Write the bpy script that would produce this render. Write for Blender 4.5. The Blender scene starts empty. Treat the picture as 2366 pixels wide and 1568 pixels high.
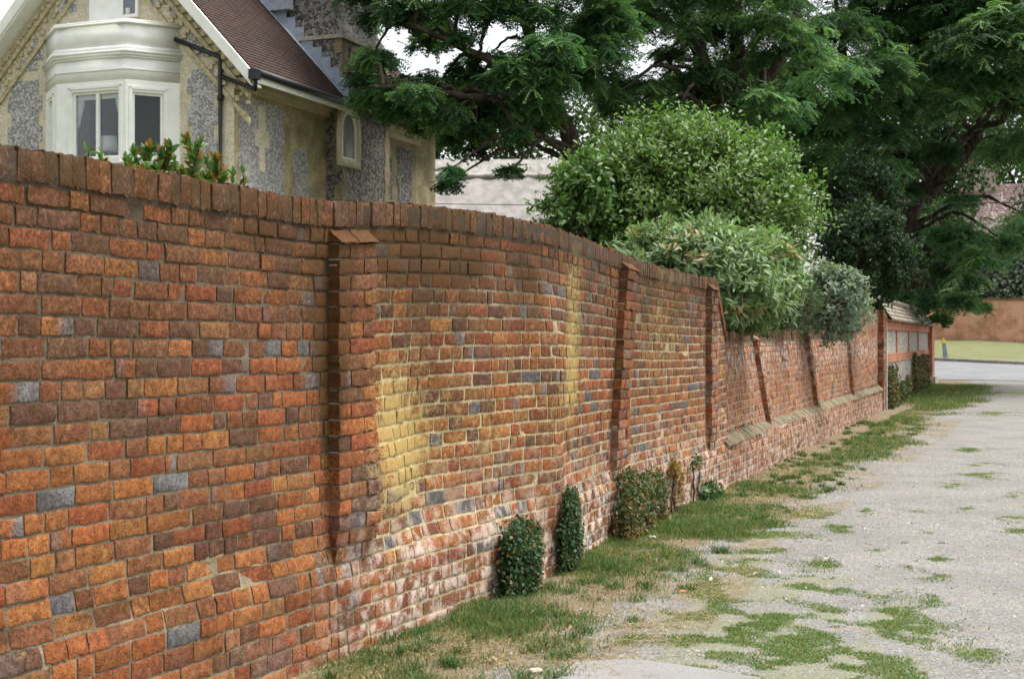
import bpy, math, random
import numpy as np
from mathutils import Vector

# ------------------------------------------------------------------ scene, camera, sky, sun
SC = bpy.context.scene
COL = SC.collection
rng = np.random.default_rng(11)
random.seed(4)
EYE = 1.53
FPX = 3286.0                       # focal length in photo pixels (2366 wide) : a 50 mm lens on 36 mm film

cd = bpy.data.cameras.new('camera')
cd.lens = 50.0; cd.sensor_width = 36.0; cd.clip_end = 2000.0; cd.clip_start = 0.05
cd.dof.use_dof = True; cd.dof.focus_distance = 8.5; cd.dof.aperture_fstop = 7.0
cam = bpy.data.objects.new('camera', cd); COL.objects.link(cam)
cam.location = (0, 0, EYE); cam.rotation_euler = (math.radians(90), 0, 0)
SC.camera = cam

SUN_EL, SUN_AZ = 68.0, 78.0        # azimuth measured from the view direction (+Y) towards +X
W = bpy.data.worlds.new('World'); SC.world = W; W.use_nodes = True
nt = W.node_tree; nt.nodes.clear()
sky = nt.nodes.new('ShaderNodeTexSky'); sky.sky_type = 'NISHITA'; sky.sun_disc = False
sky.sun_elevation = math.radians(SUN_EL); sky.sun_rotation = math.radians(SUN_AZ)
sky.dust_density = 4.0; sky.air_density = 1.2
bw = nt.nodes.new('ShaderNodeRGBToBW'); mx = nt.nodes.new('ShaderNodeMixRGB'); mx.inputs[0].default_value = 0.82
bg = nt.nodes.new('ShaderNodeBackground'); bg.inputs[1].default_value = 0.145
wo = nt.nodes.new('ShaderNodeOutputWorld')
nt.links.new(sky.outputs[0], bw.inputs[0]); nt.links.new(sky.outputs[0], mx.inputs[1])
nt.links.new(bw.outputs[0], mx.inputs[2]); nt.links.new(mx.outputs[0], bg.inputs[0]); nt.links.new(bg.outputs[0], wo.inputs[0])

sd = bpy.data.lights.new('sun', 'SUN'); sd.energy = 1.25; sd.angle = math.radians(24); sd.color = (1.0, 0.955, 0.88)
so = bpy.data.objects.new('sun', sd); COL.objects.link(so)
_a, _e = math.radians(SUN_AZ), math.radians(SUN_EL)
so.rotation_euler = Vector((math.sin(_a)*math.cos(_e), math.cos(_a)*math.cos(_e), math.sin(_e))).to_track_quat('Z', 'Y').to_euler()

SC.view_settings.view_transform = 'Standard'; SC.view_settings.look = 'None'
SC.view_settings.gamma = 1.0; SC.view_settings.use_curve_mapping = False
SC.view_settings.exposure = 1.45
SC.render.engine = 'CYCLES'
SC.cycles.use_denoising = True
SC.cycles.max_bounces = 6; SC.cycles.transparent_max_bounces = 8
SC.cycles.sample_clamp_indirect = 6.0

# ------------------------------------------------------------------ numpy noise
def _hash(i, j, k):
    n = (i*374761393 + j*668265263 + k*2147483647*3 + 1274126177) & 0xFFFFFFFF
    n = ((n ^ (n >> 13))*1274126177) & 0xFFFFFFFF
    n = ((n ^ (n >> 16))*2246822519) & 0xFFFFFFFF
    return ((n ^ (n >> 15)) & 0xFFFF)/65535.0
def vnoise(x, y, z=0.0):
    x, y, z = np.broadcast_arrays(np.asarray(x, float), np.asarray(y, float), np.asarray(z, float))
    i, j, k = np.floor(x).astype(np.int64), np.floor(y).astype(np.int64), np.floor(z).astype(np.int64)
    u, v, w = x-i, y-j, z-k
    u, v, w = u*u*(3-2*u), v*v*(3-2*v), w*w*(3-2*w)
    r = 0
    for a in (0, 1):
        for b in (0, 1):
            for c in (0, 1):
                r = r + _hash(i+a, j+b, k+c)*(u if a else 1-u)*(v if b else 1-v)*(w if c else 1-w)
    return r
def fbm(x, y, z=0.0, o=4):
    r, a, t, f = 0, 1.0, 0, 1.0
    for n in range(o):
        r = r + a*vnoise(np.asarray(x)*f+17.3*n, np.asarray(y)*f-9.1*n, np.asarray(z)*f+4.7*n); t += a; a *= .5; f *= 2.03
    return r/t
def sstep(a, b, x):
    t = np.clip((np.asarray(x, float)-a)/(b-a), 0, 1); return t*t*(3-2*t)
def nrm(v):
    return v/np.maximum(np.linalg.norm(v, axis=-1, keepdims=True), 1e-9)

# ------------------------------------------------------------------ objects
WLOC = {}
def tag(o, label=None, cat=None, group=None, kind=None):
    if label: o['label'] = label
    if cat: o['category'] = cat
    if group: o['group'] = group
    if kind: o['kind'] = kind
    return o
def thing(name, loc, label, cat, group=None):
    o = bpy.data.objects.new(name, None); COL.objects.link(o); o.location = loc; o.empty_display_size = .2
    WLOC[o.name] = np.array(loc, float)
    return tag(o, label, cat, group)
def mk(name, V, F, mat, parent=None, smooth=False, attrs=None, org=None):
    """one mesh object from world space vertices; F is an (n,3|4) array or a list of such arrays / tuples"""
    V = np.asarray(V, float).reshape(-1, 3)
    base = WLOC[parent.name] if parent is not None else (np.array(org, float) if org is not None else np.zeros(3))
    me = bpy.data.meshes.new(name)
    if isinstance(F, np.ndarray): F = [F]
    if len(F) and isinstance(F[0], (tuple, list)) and not isinstance(F[0], np.ndarray):
        tot = np.array([len(f) for f in F]); idx = np.concatenate([np.asarray(f) for f in F])
    else:
        F = [f for f in F if len(f)]
        tot = np.concatenate([np.full(len(f), f.shape[1]) for f in F]); idx = np.concatenate([f.reshape(-1) for f in F])
    me.vertices.add(len(V)); me.vertices.foreach_set('co', (V-base).astype(np.float32).ravel())
    me.loops.add(len(idx)); me.loops.foreach_set('vertex_index', idx.astype(np.int32))
    me.polygons.add(len(tot)); me.polygons.foreach_set('loop_start', np.concatenate([[0], np.cumsum(tot)[:-1]]).astype(np.int32))
    me.polygons.foreach_set('loop_total', tot.astype(np.int32))
    me.update(calc_edges=True); me.validate()
    for k, a in (attrs or {}).items():
        a = np.asarray(a, np.float32)
        if k == 'Col':
            at = me.attributes.new('Col', 'FLOAT_COLOR', 'POINT'); a = np.concatenate([a[:, :3], np.ones((len(a), 1), np.float32)], 1)
            at.data.foreach_set('color', np.ascontiguousarray(a).ravel())
        elif a.ndim == 2:
            at = me.attributes.new(k, 'FLOAT_VECTOR', 'POINT'); at.data.foreach_set('vector', np.ascontiguousarray(a).ravel())
        else:
            at = me.attributes.new(k, 'FLOAT', 'POINT'); at.data.foreach_set('value', a.ravel())
    if smooth: me.polygons.foreach_set('use_smooth', np.ones(len(tot), bool))
    if smooth == 'angle': me.set_sharp_from_angle(angle=math.radians(38))
    me.materials.append(mat)
    o = bpy.data.objects.new(name, me); COL.objects.link(o)
    if parent is not None:
        o.parent = parent; WLOC[o.name] = base
    else:
        o.location = base; WLOC[o.name] = base
    return o

class MB:
    """collects boxes, prisms and tubes that make ONE mesh"""
    def __init__(s, fr=None): s.V = []; s.F = []; s.U = []; s.fr = fr
    def add(s, V, F, U=None):
        b = len(s.V); s.V += [tuple(v) for v in V]; s.F += [tuple(b+i for i in f) for f in F]
        s.U += [tuple(u) for u in (U if U is not None else V)]
    def hexa(s, P):
        """eight corners: bottom four counter clockwise then top four (in frame coordinates)"""
        Q = [s.fr(p) for p in P] if s.fr else P
        for f in ((3, 2, 1, 0), (4, 5, 6, 7), (0, 1, 5, 4), (1, 2, 6, 5), (2, 3, 7, 6), (3, 0, 4, 7)):
            # faces get own vertices so that the in-plane coordinates stay clean
            pv = [P[i] for i in f]; n = np.cross(np.array(pv[1], float)-pv[0], np.array(pv[2], float)-pv[0])
            ax = int(np.argmax(np.abs(n)))
            U = [((p[1], p[2], 0) if ax == 0 else (p[0], p[2], 0) if ax == 1 else (p[0], p[1], 0)) for p in pv]
            s.add([Q[i] for i in f], [(0, 1, 2, 3)], U)
    def box(s, a0, a1, b0, b1, c0, c1):
        s.hexa([(a0, b0, c0), (a1, b0, c0), (a1, b1, c0), (a0, b1, c0), (a0, b0, c1), (a1, b0, c1), (a1, b1, c1), (a0, b1, c1)])
    def prism(s, poly, c0, c1):
        n = len(poly); f = s.fr or (lambda p: p)
        s.add([f((p[0], p[1], c0)) for p in poly]+[f((p[0], p[1], c1)) for p in poly],
              [tuple(range(n-1, -1, -1)), tuple(range(n, 2*n))]+[(i, (i+1) % n, n+(i+1) % n, n+i) for i in range(n)])
    def tube(s, pts, rad, n=8, cap=True):
        f = s.fr or (lambda p: p)
        P = np.array([f(p) for p in pts], float); rad = np.broadcast_to(np.asarray(rad, float), (len(P),))
        T = np.gradient(P, axis=0); T = nrm(T); up = np.array([0, 0, 1.0]) if abs(T[0][2]) < .9 else np.array([1.0, 0, 0])
        A = nrm(np.cross(T, up)); B = np.cross(T, A); th = np.arange(n)*2*math.pi/n
        V = (P[:, None]+rad[:, None, None]*(np.cos(th)[None, :, None]*A[:, None]+np.sin(th)[None, :, None]*B[:, None])).reshape(-1, 3)
        L = len(P); F = [(i*n+j, i*n+(j+1) % n, (i+1)*n+(j+1) % n, (i+1)*n+j) for i in range(L-1) for j in range(n)]
        if cap: F += [tuple(range(n-1, -1, -1)), tuple((L-1)*n+j for j in range(n))]
        s.add(V, F)
    def build(s, name, mat, parent=None, smooth=False, org=None):
        return mk(name, np.array(s.V), s.F, mat, parent, smooth, {'uvw': np.array(s.U)}, org)

# ------------------------------------------------------------------ materials
def newmat(name):
    m = bpy.data.materials.new(name); m.use_nodes = True; t = m.node_tree; t.nodes.clear()
    out = t.nodes.new('ShaderNodeOutputMaterial'); p = t.nodes.new('ShaderNodeBsdfPrincipled')
    t.links.new(p.outputs[0], out.inputs[0]); p.inputs['Roughness'].default_value = .85
    p.inputs['Specular IOR Level'].default_value = .25
    return m, t, p, out
def nd(t, typ, props=None, **inp):
    n = t.nodes.new(typ)
    for k, v in (props or {}).items(): setattr(n, k, v)
    for k, v in inp.items():
        key = int(k[1:]) if k[0] == '_' and k[1:].isdigit() else k.replace('_', ' ')
        if hasattr(v, 'is_output'): t.links.new(v, n.inputs[key])
        else: n.inputs[key].default_value = v
    return n
def noise(t, scale, detail=3, vec=None, rough=.55):
    n = nd(t, 'ShaderNodeTexNoise', Scale=scale, Detail=detail, Roughness=rough)
    t.links.new(vec if vec is not None else pos(t), n.inputs['Vector'])
    return n.outputs['Fac']
def pos(t): return nd(t, 'ShaderNodeNewGeometry').outputs['Position']
def attr(t, name, out='Vector'): return nd(t, 'ShaderNodeAttribute', {'attribute_name': name}).outputs[out]
def ramp(t, fac, a, b, lo=0.0, hi=1.0):
    n = nd(t, 'ShaderNodeMapRange', {'interpolation_type': 'SMOOTHSTEP'}, Value=fac)
    for i, v in zip((1, 2, 3, 4), (a, b, lo, hi)): n.inputs[i].default_value = v
    return n.outputs[0]
def mix(t, fac, a, b, mode='MIX'):
    n = nd(t, 'ShaderNodeMixRGB', {'blend_type': mode})
    for i, v in enumerate((fac, a, b)):
        if hasattr(v, 'is_output'): t.links.new(v, n.inputs[i])
        elif i: n.inputs[i].default_value = tuple(v)+(1,) if len(v) == 3 else v
        else: n.inputs[i].default_value = v
    return n.outputs[0]
def mth(t, op, a, b=0.0):
    n = nd(t, 'ShaderNodeMath', {'operation': op})
    for i, v in enumerate((a, b)):
        if hasattr(v, 'is_output'): t.links.new(v, n.inputs[i])
        else: n.inputs[i].default_value = v
    return n.outputs[0]
def bump(t, p, h, strength=.4, dist=.01, prev=None):
    b = nd(t, 'ShaderNodeBump', Strength=strength, Distance=dist, Height=h)
    if prev is not None: t.links.new(prev, b.inputs['Normal'])
    t.links.new(b.outputs[0], p.inputs['Normal']); return b.outputs[0]
def setc(t, p, c): t.links.new(c, p.inputs['Base Color'])

def mat_plain(name, c, rough=.7, var=.15, scale=9, bmp=.15, bscale=60, spec=.25):
    m, t, p, o = newmat(name)
    n = noise(t, scale, 5); k = ramp(t, n, .3, .7, 1-var, 1+var)
    setc(t, p, mix(t, 1.0, c, nd(t, 'ShaderNodeCombineXYZ', X=k, Y=k, Z=k).outputs[0], 'MULTIPLY'))
    p.inputs['Roughness'].default_value = rough; p.inputs['Specular IOR Level'].default_value = spec
    if bmp: bump(t, p, noise(t, bscale, 4), bmp, .01)
    return m

def mat_brickwork():
    m, t, p, o = newmat('old_brick')
    c = attr(t, 'Col', 'Color'); st = attr(t, 'stain'); s = nd(t, 'ShaderNodeSeparateXYZ', Vector=st)
    moss, lich, wht = s.outputs[0], s.outputs[1], s.outputs[2]
    n1 = noise(t, 30, 5, rough=.65); n2 = noise(t, 120, 4, rough=.7); n3 = noise(t, 11, 5)
    k = mth(t, 'MULTIPLY', ramp(t, n1, .28, .72, .60, 1.28), ramp(t, n2, .3, .7, .50, 1.42))
    c = mix(t, 1.0, c, nd(t, 'ShaderNodeCombineXYZ', X=k, Y=k, Z=k).outputs[0], 'MULTIPLY')
    c = mix(t, ramp(t, n2, .55, .68, 0, .7), c, (.06, .038, .024))          # sooty pits
    c = mix(t, ramp(t, n2, .24, .15, 0, .5), c, (.42, .30, .20))              # pale grains
    f = mth(t, 'MULTIPLY', wht, ramp(t, mth(t, 'ADD', n3, mth(t, 'MULTIPLY', n2, .35)), .60, .80, .02, 1.3))
    c = mix(t, nd(t, 'ShaderNodeClamp', Value=f).outputs[0], c, (.54, .44, .38))
    f = mth(t, 'ADD', lich, mth(t, 'ADD', mth(t, 'MULTIPLY', mth(t, 'SUBTRACT', n1, .5), 1.5), mth(t, 'MULTIPLY', mth(t, 'SUBTRACT', n3, .5), 1.3)))
    c = mix(t, ramp(t, mth(t, 'ADD', f, mth(t, 'MULTIPLY', mth(t, 'SUBTRACT', n2, .5), 1.2)), .25, .92, 0, .76), c, (.40, .30, .105))
    n4 = noise(t, 62, 5, rough=.75)
    f = mth(t, 'ADD', moss, mth(t, 'MULTIPLY', mth(t, 'SUBTRACT', mth(t, 'ADD', mth(t, 'MULTIPLY', n2, .35), mth(t, 'MULTIPLY', n4, .65)), .5), 3.0))
    c = mix(t, ramp(t, f, .40, .62, 0, .80), c, mix(t, n2, (.016, .010, .005), (.10, .052, .014)))
    setc(t, p, c); p.inputs['Roughness'].default_value = .92; p.inputs['Specular IOR Level'].default_value = .15
    b = bump(t, p, n2, .42, .005); bump(t, p, n1, .22, .008, b)
    return m
def mat_mortar():
    m, t, p, o = newmat('lime_mortar')
    c = attr(t, 'Col', 'Color'); n2 = noise(t, 150, 4, rough=.65); n1 = noise(t, 14, 4)
    k = mth(t, 'MULTIPLY', ramp(t, n1, .3, .7, .75, 1.2), ramp(t, n2, .25, .75, .6, 1.3))
    c = mix(t, 1.0, c, nd(t, 'ShaderNodeCombineXYZ', X=k, Y=k, Z=k).outputs[0], 'MULTIPLY')
    setc(t, p, c); bump(t, p, n2, .7, .008); p.inputs['Roughness'].default_value = .95
    return m
def mat_bricktex(name, c1, c2, mort, bw_=.225, rh=.075, msize=.008, bias=0.0, var=.3, pale=None):
    """distant brick: courses from the in-plane coordinates of each face"""
    m, t, p, o = newmat(name)
    v = attr(t, 'uvw')
    b = nd(t, 'ShaderNodeTexBrick', {'offset': .5, 'squash': 1.0}, Vector=v, Color1=tuple(c1)+(1,), Color2=tuple(c2)+(1,), Mortar=tuple(mort)+(1,), Scale=1.0)
    b.inputs['Mortar Size'].default_value = msize; b.inputs['Brick Width'].default_value = bw_; b.inputs['Row Height'].default_value = rh; b.inputs['Bias'].default_value = bias
    n1 = noise(t, 2.2, 5); n2 = noise(t, 26, 4)
    k = mth(t, 'MULTIPLY', ramp(t, n1, .3, .7, 1-var, 1+var), ramp(t, n2, .3, .7, .8, 1.2))
    c = mix(t, 1.0, b.outputs[0], nd(t, 'ShaderNodeCombineXYZ', X=k, Y=k, Z=k).outputs[0], 'MULTIPLY')
    if pale is not None: c = mix(t, ramp(t, noise(t, 1.1, 6, rough=.7), .48, .68, 0, .75), c, pale)
    setc(t, p, c); bump(t, p, n2, .4, .01)
    return m
def mat_flint(name, sc=11.0, dark=(.045, .045, .05), light=(.42, .41, .40), mort=(.36, .33, .27)):
    m, t, p, o = newmat(name)
    v = nd(t, 'ShaderNodeTexVoronoi', {'feature': 'F1'}, Vector=pos(t), Scale=sc)
    e = nd(t, 'ShaderNodeTexVoronoi', {'feature': 'DISTANCE_TO_EDGE'}, Vector=pos(t), Scale=sc)
    r = nd(t, 'ShaderNodeSeparateXYZ', Vector=v.outputs['Color']).outputs[0]
    n = noise(t, sc*3, 3)
    c = mix(t, ramp(t, mth(t, 'ADD', r, mth(t, 'MULTIPLY', mth(t, 'SUBTRACT', n, .5), .8)), .25, .8), dark, light)
    c = mix(t, ramp(t, e.outputs['Distance'], .02, .10, 1, 0), c, mort)
    setc(t, p, c); bump(t, p, ramp(t, e.outputs['Distance'], 0, .15), .7, .03); p.inputs['Roughness'].default_value = .6
    return m
def mat_tiles(name, c1, c2, moss=(.10, .08, .05), rh=.10, bw_=.165):
    m, t, p, o = newmat(name)
    b = nd(t, 'ShaderNodeTexBrick', {'offset': .5}, Vector=attr(t, 'uvw'), Color1=tuple(c1)+(1,), Color2=tuple(c2)+(1,), Mortar=(.02, .014, .012, 1), Scale=1.0)
    b.inputs['Mortar Size'].default_value = .010; b.inputs['Brick Width'].default_value = bw_; b.inputs['Row Height'].default_value = rh
    n1 = noise(t, 3.0, 5)
    c = mix(t, ramp(t, n1, .45, .7, 0, .6), b.outputs[0], moss); setc(t, p, c)
    bump(t, p, b.outputs['Fac'], -.6, .02); return m
def mat_leaf(name, rough=.5, spec=.3, trans=.28, tint=(1.12, 1.28, .62)):
    m, t, p, o = newmat(name)
    c = attr(t, 'Col', 'Color'); setc(t, p, c); p.inputs['Roughness'].default_value = rough; p.inputs['Specular IOR Level'].default_value = spec
    tr = nd(t, 'ShaderNodeBsdfTranslucent', Color=mix(t, 1.0, c, tint, 'MULTIPLY'))
    ms = nd(t, 'ShaderNodeMixShader', _0=trans, _1=p.outputs[0], _2=tr.outputs[0])
    t.links.new(ms.outputs[0], o.inputs[0]); return m
def mat_bark(name, c1, c2, sc=(9, 9, 2.2)):
    m, t, p, o = newmat(name)
    v = nd(t, 'ShaderNodeVectorMath', {'operation': 'MULTIPLY'}, _0=pos(t), _1=sc).outputs[0]
    n = noise(t, 1.0, 6, v, .7); setc(t, p, mix(t, ramp(t, n, .35, .68), c1, c2)); bump(t, p, n, 1.0, .06); return m
def mat_col(name, rough=.9, var=.3):
    m, t, p, o = newmat(name); n = noise(t, 130, 3); k = ramp(t, n, .25, .75, 1-var, 1+var)
    setc(t, p, mix(t, 1.0, attr(t, 'Col', 'Color'), nd(t, 'ShaderNodeCombineXYZ', X=k, Y=k, Z=k).outputs[0], 'MULTIPLY'))
    p.inputs['Roughness'].default_value = rough; return m
def mat_glass():
    m, t, p, o = newmat('window_glass')
    g = nd(t, 'ShaderNodeBsdfGlossy', Color=(.9, .93, .95, 1), Roughness=.02); tr = nd(t, 'ShaderNodeBsdfTransparent', Color=(.93, .95, .95, 1))
    f = nd(t, 'ShaderNodeFresnel', IOR=1.5).outputs[0]
    ms = nd(t, 'ShaderNodeMixShader', _0=mth(t, 'MULTIPLY', f, .5), _1=tr.outputs[0], _2=g.outputs[0]); t.links.new(ms.outputs[0], o.inputs[0]); return m

BRICK = mat_brickwork(); MORTAR = mat_mortar()
WHITE = mat_plain('white_paint', (.88, .88, .82), .55, .05, 4, .05)
BUFF = mat_bricktex('buff_brick', (.56, .50, .365), (.63, .56, .41), (.57, .52, .41), .225, .075, .006, var=.1)
FLINT = mat_flint('knapped_flint', 25.0, (.25, .25, .26), (.66, .64, .62), (.55, .52, .47))
FLINT2 = mat_flint('field_flint', 16.0, (.16, .15, .13), (.46, .44, .385), (.40, .35, .275))
TILE = mat_tiles('clay_tiles', (.085, .043, .032), (.042, .027, .024), (.055, .042, .034))
TILE2 = mat_tiles('lichened_tiles', (.30, .26, .20), (.20, .16, .12), (.42, .40, .33))
LEAD = mat_plain('lead_sheet', (.34, .38, .44), .5, .15, 5)
BLACK = mat_plain('black_iron', (.018, .019, .022), .45, .2, 6, .05, spec=.4)
GLASS = mat_glass()
DARKROOM = mat_plain('unlit_room_dark', (.035, .032, .028), .9, .2, 3, 0)
FABRIC = mat_plain('white_fabric', (.72, .72, .70), .9, .05, 8, .1)
THATCH = mat_plain('weathered_thatch', (.31, .29, .275), .95, .2, 3.5, .9, 38)
PINKBRICK = mat_bricktex('far_red_brick', (.60, .25, .13), (.52, .20, .11), (.60, .48, .36), var=.25, pale=(.62, .40, .29))
REDBRICK = mat_bricktex('red_brick', (.36, .115, .05), (.27, .085, .045), (.34, .24, .16), var=.25)
STONE = mat_plain('pale_stone', (.42, .37, .29), .9, .2, 10, .4, 40)
RENDER = mat_plain('white_render', (.72, .70, .66), .9, .08, 3, .1)
BARK = mat_bark('robinia_bark', (.022, .016, .012), (.095, .072, .052))
TWIG = mat_plain('twig_bark', (.05, .035, .022), .9, .3, 12, .2)
LEAFD = mat_leaf('robinia_leaf', .6, .15, .34, (1.25, 1.45, .6))
LEAFG = mat_leaf('shrub_leaf', .45, .35, .28, (1.12, 1.28, .60))
LEAFM = mat_leaf('matt_leaf', .65, .2, .28)
GRASSM = mat_leaf('grass_blade', .6, .2, .35, (1.2, 1.25, .6))
CHIP = mat_col('loose_stone', .9, .35)
DRY = mat_col('dry_litter', .85, .25)
# ------------------------------------------------------------------ the line of the wall on the ground
def resample(K):
    K = np.array(K, float); out = []
    P = np.vstack([2*K[0]-K[1], K, 2*K[-1]-K[-2]])
    for i in range(1, len(P)-2):
        p0, p1, p2, p3 = P[i-1], P[i], P[i+1], P[i+2]
        d = [np.sqrt(np.linalg.norm(b-a)) for a, b in ((p0, p1), (p1, p2), (p2, p3))]
        m1 = (p2-p1+d[1]*((p1-p0)/d[0]-(p2-p0)/(d[0]+d[1]))); m2 = (p2-p1+d[1]*((p3-p2)/d[2]-(p3-p1)/(d[1]+d[2])))
        for t in np.linspace(0, 1, 60, endpoint=False):
            a, b = 2*t**3-3*t**2+1, -2*t**3+3*t**2
            out.append(a*p1+(t**3-2*t**2+t)*m1+b*p2+(t**3-t**2)*m2)
    out.append(K[-1]); return np.array(out)
KN = [(-3.47, .8), (-2.306, 3.4), (-1.706, 4.74), (-.855, 6.64), (.239, 9.04), (.695, 10.52), (1.277, 12.09), (1.953, 13.74),
      (4.20, 20.0), (7.90, 30.3), (13.60, 46.2)]
PL = resample(KN)
d0 = nrm(PL[0]-PL[1]); d1 = nrm(PL[-1]-PL[-2])
PL = np.vstack([PL[0]+d0*60, PL[0]+d0*.01, PL[:-1], PL[-1], PL[-1]+d1*60])
SL = np.concatenate([[0], np.cumsum(np.linalg.norm(np.diff(PL, axis=0), axis=1))])-60.0
# smoothed tangents
_sd = np.arange(-60, SL[-1], .05); _X = np.interp(_sd, SL, PL[:, 0]); _Y = np.interp(_sd, SL, PL[:, 1])
_w = np.hanning(9); _w /= _w.sum()
_tx = np.convolve(np.pad(np.gradient(_X), 4, 'edge'), _w, 'valid'); _ty = np.convolve(np.pad(np.gradient(_Y), 4, 'edge'), _w, 'valid')
_l = np.hypot(_tx, _ty); _tx /= _l; _ty /= _l
def Pxy(s): return np.interp(s, _sd, _X), np.interp(s, _sd, _Y)
def Tn(s): return np.interp(s, _sd, _tx), np.interp(s, _sd, _ty)
def W3(s, d, z):
    """distance along the wall, distance out towards the lane, height"""
    x, y = Pxy(s); tx, ty = Tn(s); return np.stack([x+ty*d, y-tx*d, z+0*x], -1)
_vis = (_Y > 2.5)
def sx(px): return float(np.interp((px-1183)/FPX, _X[_vis]/_Y[_vis], _sd[_vis]))
def Yof(s): return Pxy(s)[1]

def terrain(X, Y):
    X = np.asarray(X, float); Y = np.asarray(Y, float); q = Y+.36*(X-17.2)
    f = np.interp(q, [-1e3, 30, 40, 44.7, 46.5, 58, 66, 80, 400], [0, 0, .04, .12, .17, .66, 1.55, 1.9, 3.0])
    return f-.045*(np.clip(X, -6, 40)-17.2)*sstep(43, 58, q)

# ------------------------------------------------------------------ hand made brickwork
S1, S2, S3 = sx(822), sx(1432), sx(1650)          # middles of the three buttress strips of the tall wall
SE, SR = sx(1668), sx(1692)                        # end of the tall wall's top, foot of its ramp
SZ = sx(2040)                                      # end of the low wall
S0 = float(np.interp(1.0, _Y, _sd))
TOPX = [-600, 0, 200, 400, 560, 700, 760, 800, 900, 1000, 1100, 1240, 1310, 1380, 1430, 1520, 1600, 1668]
TOPY = [0, 330, 363, 402, 432, 457, 466, 469, 470, 478, 492, 516, 540, 570, 591, 618, 634, 646]
_ts = np.array([sx(x) for x in TOPX]); _tz = EYE+(784-np.array(TOPY))/FPX*Yof(_ts)
_ts[0] = S0-1; _tz[0] = 2.2
_lx = [1660, 1692, 1760, 1880, 1985, 2012, 2036]; _ly = [766, 766, 768, 767, 764, 742, 716]
_lts = np.array([sx(x) for x in _lx]); _ltz = EYE+(784-np.array(_ly))/FPX*Yof(_lts)
def ztop(s): return np.interp(s, _ts, _tz)
def zlow(s): return np.interp(s, _lts, _ltz)
_ls = np.array([S0, S1, sx(1000), sx(1270), S2, S3, sx(1700), sx(1790), sx(1905), sx(1980), SZ])
_lv = np.array([0, 0, .02, .05, .10, .0, -.06, -.34, -.30, -.14, 0.0])
SB = sx(1275); SH = sx(1010); SG = sx(905)
def dface(s, z, low):
    d = np.interp(s, _ls, _lv)*np.clip(z-.3, 0, 3)/2.0
    d = d+.085*np.exp(-((s-SB)/.27)**2)*sstep(.25, .7, z)*(1-sstep(1.3, 2.1, z))
    d = d-.07*np.exp(-((s-SH)/.36)**2)*np.exp(-((z-1.05)/.5)**2)+.06*np.exp(-((s-SG)/.26)**2)*np.exp(-((z-.8)/.28)**2)
    d = d+.030*(fbm(s*.9, z*1.1, 3.3, 3)-.5)
    set_ = np.where(np.asarray(low), .10, .045)
    return d-set_*np.where(np.asarray(low), sstep(.462, .470, z), sstep(.36, .62, z))

def bedz(s, k, low):
    """height of bed joint k"""
    wob = .016*(fbm(np.asarray(s)*.75, np.asarray(k)*.16, 9.1, 2)-.5)+.006*(vnoise(np.asarray(s)*3.1, np.asarray(k)*.9, 1.7)-.5)
    if low: tot, K = zlow(s)-.10, 20
    else: tot, K = ztop(s)-.115, 27
    h6 = .47
    return np.where(k <= 6, h6*k/6.0, h6+(tot-h6)*(k-6)/(K-6))+wob*np.clip(k/2, 0, 1)

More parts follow.
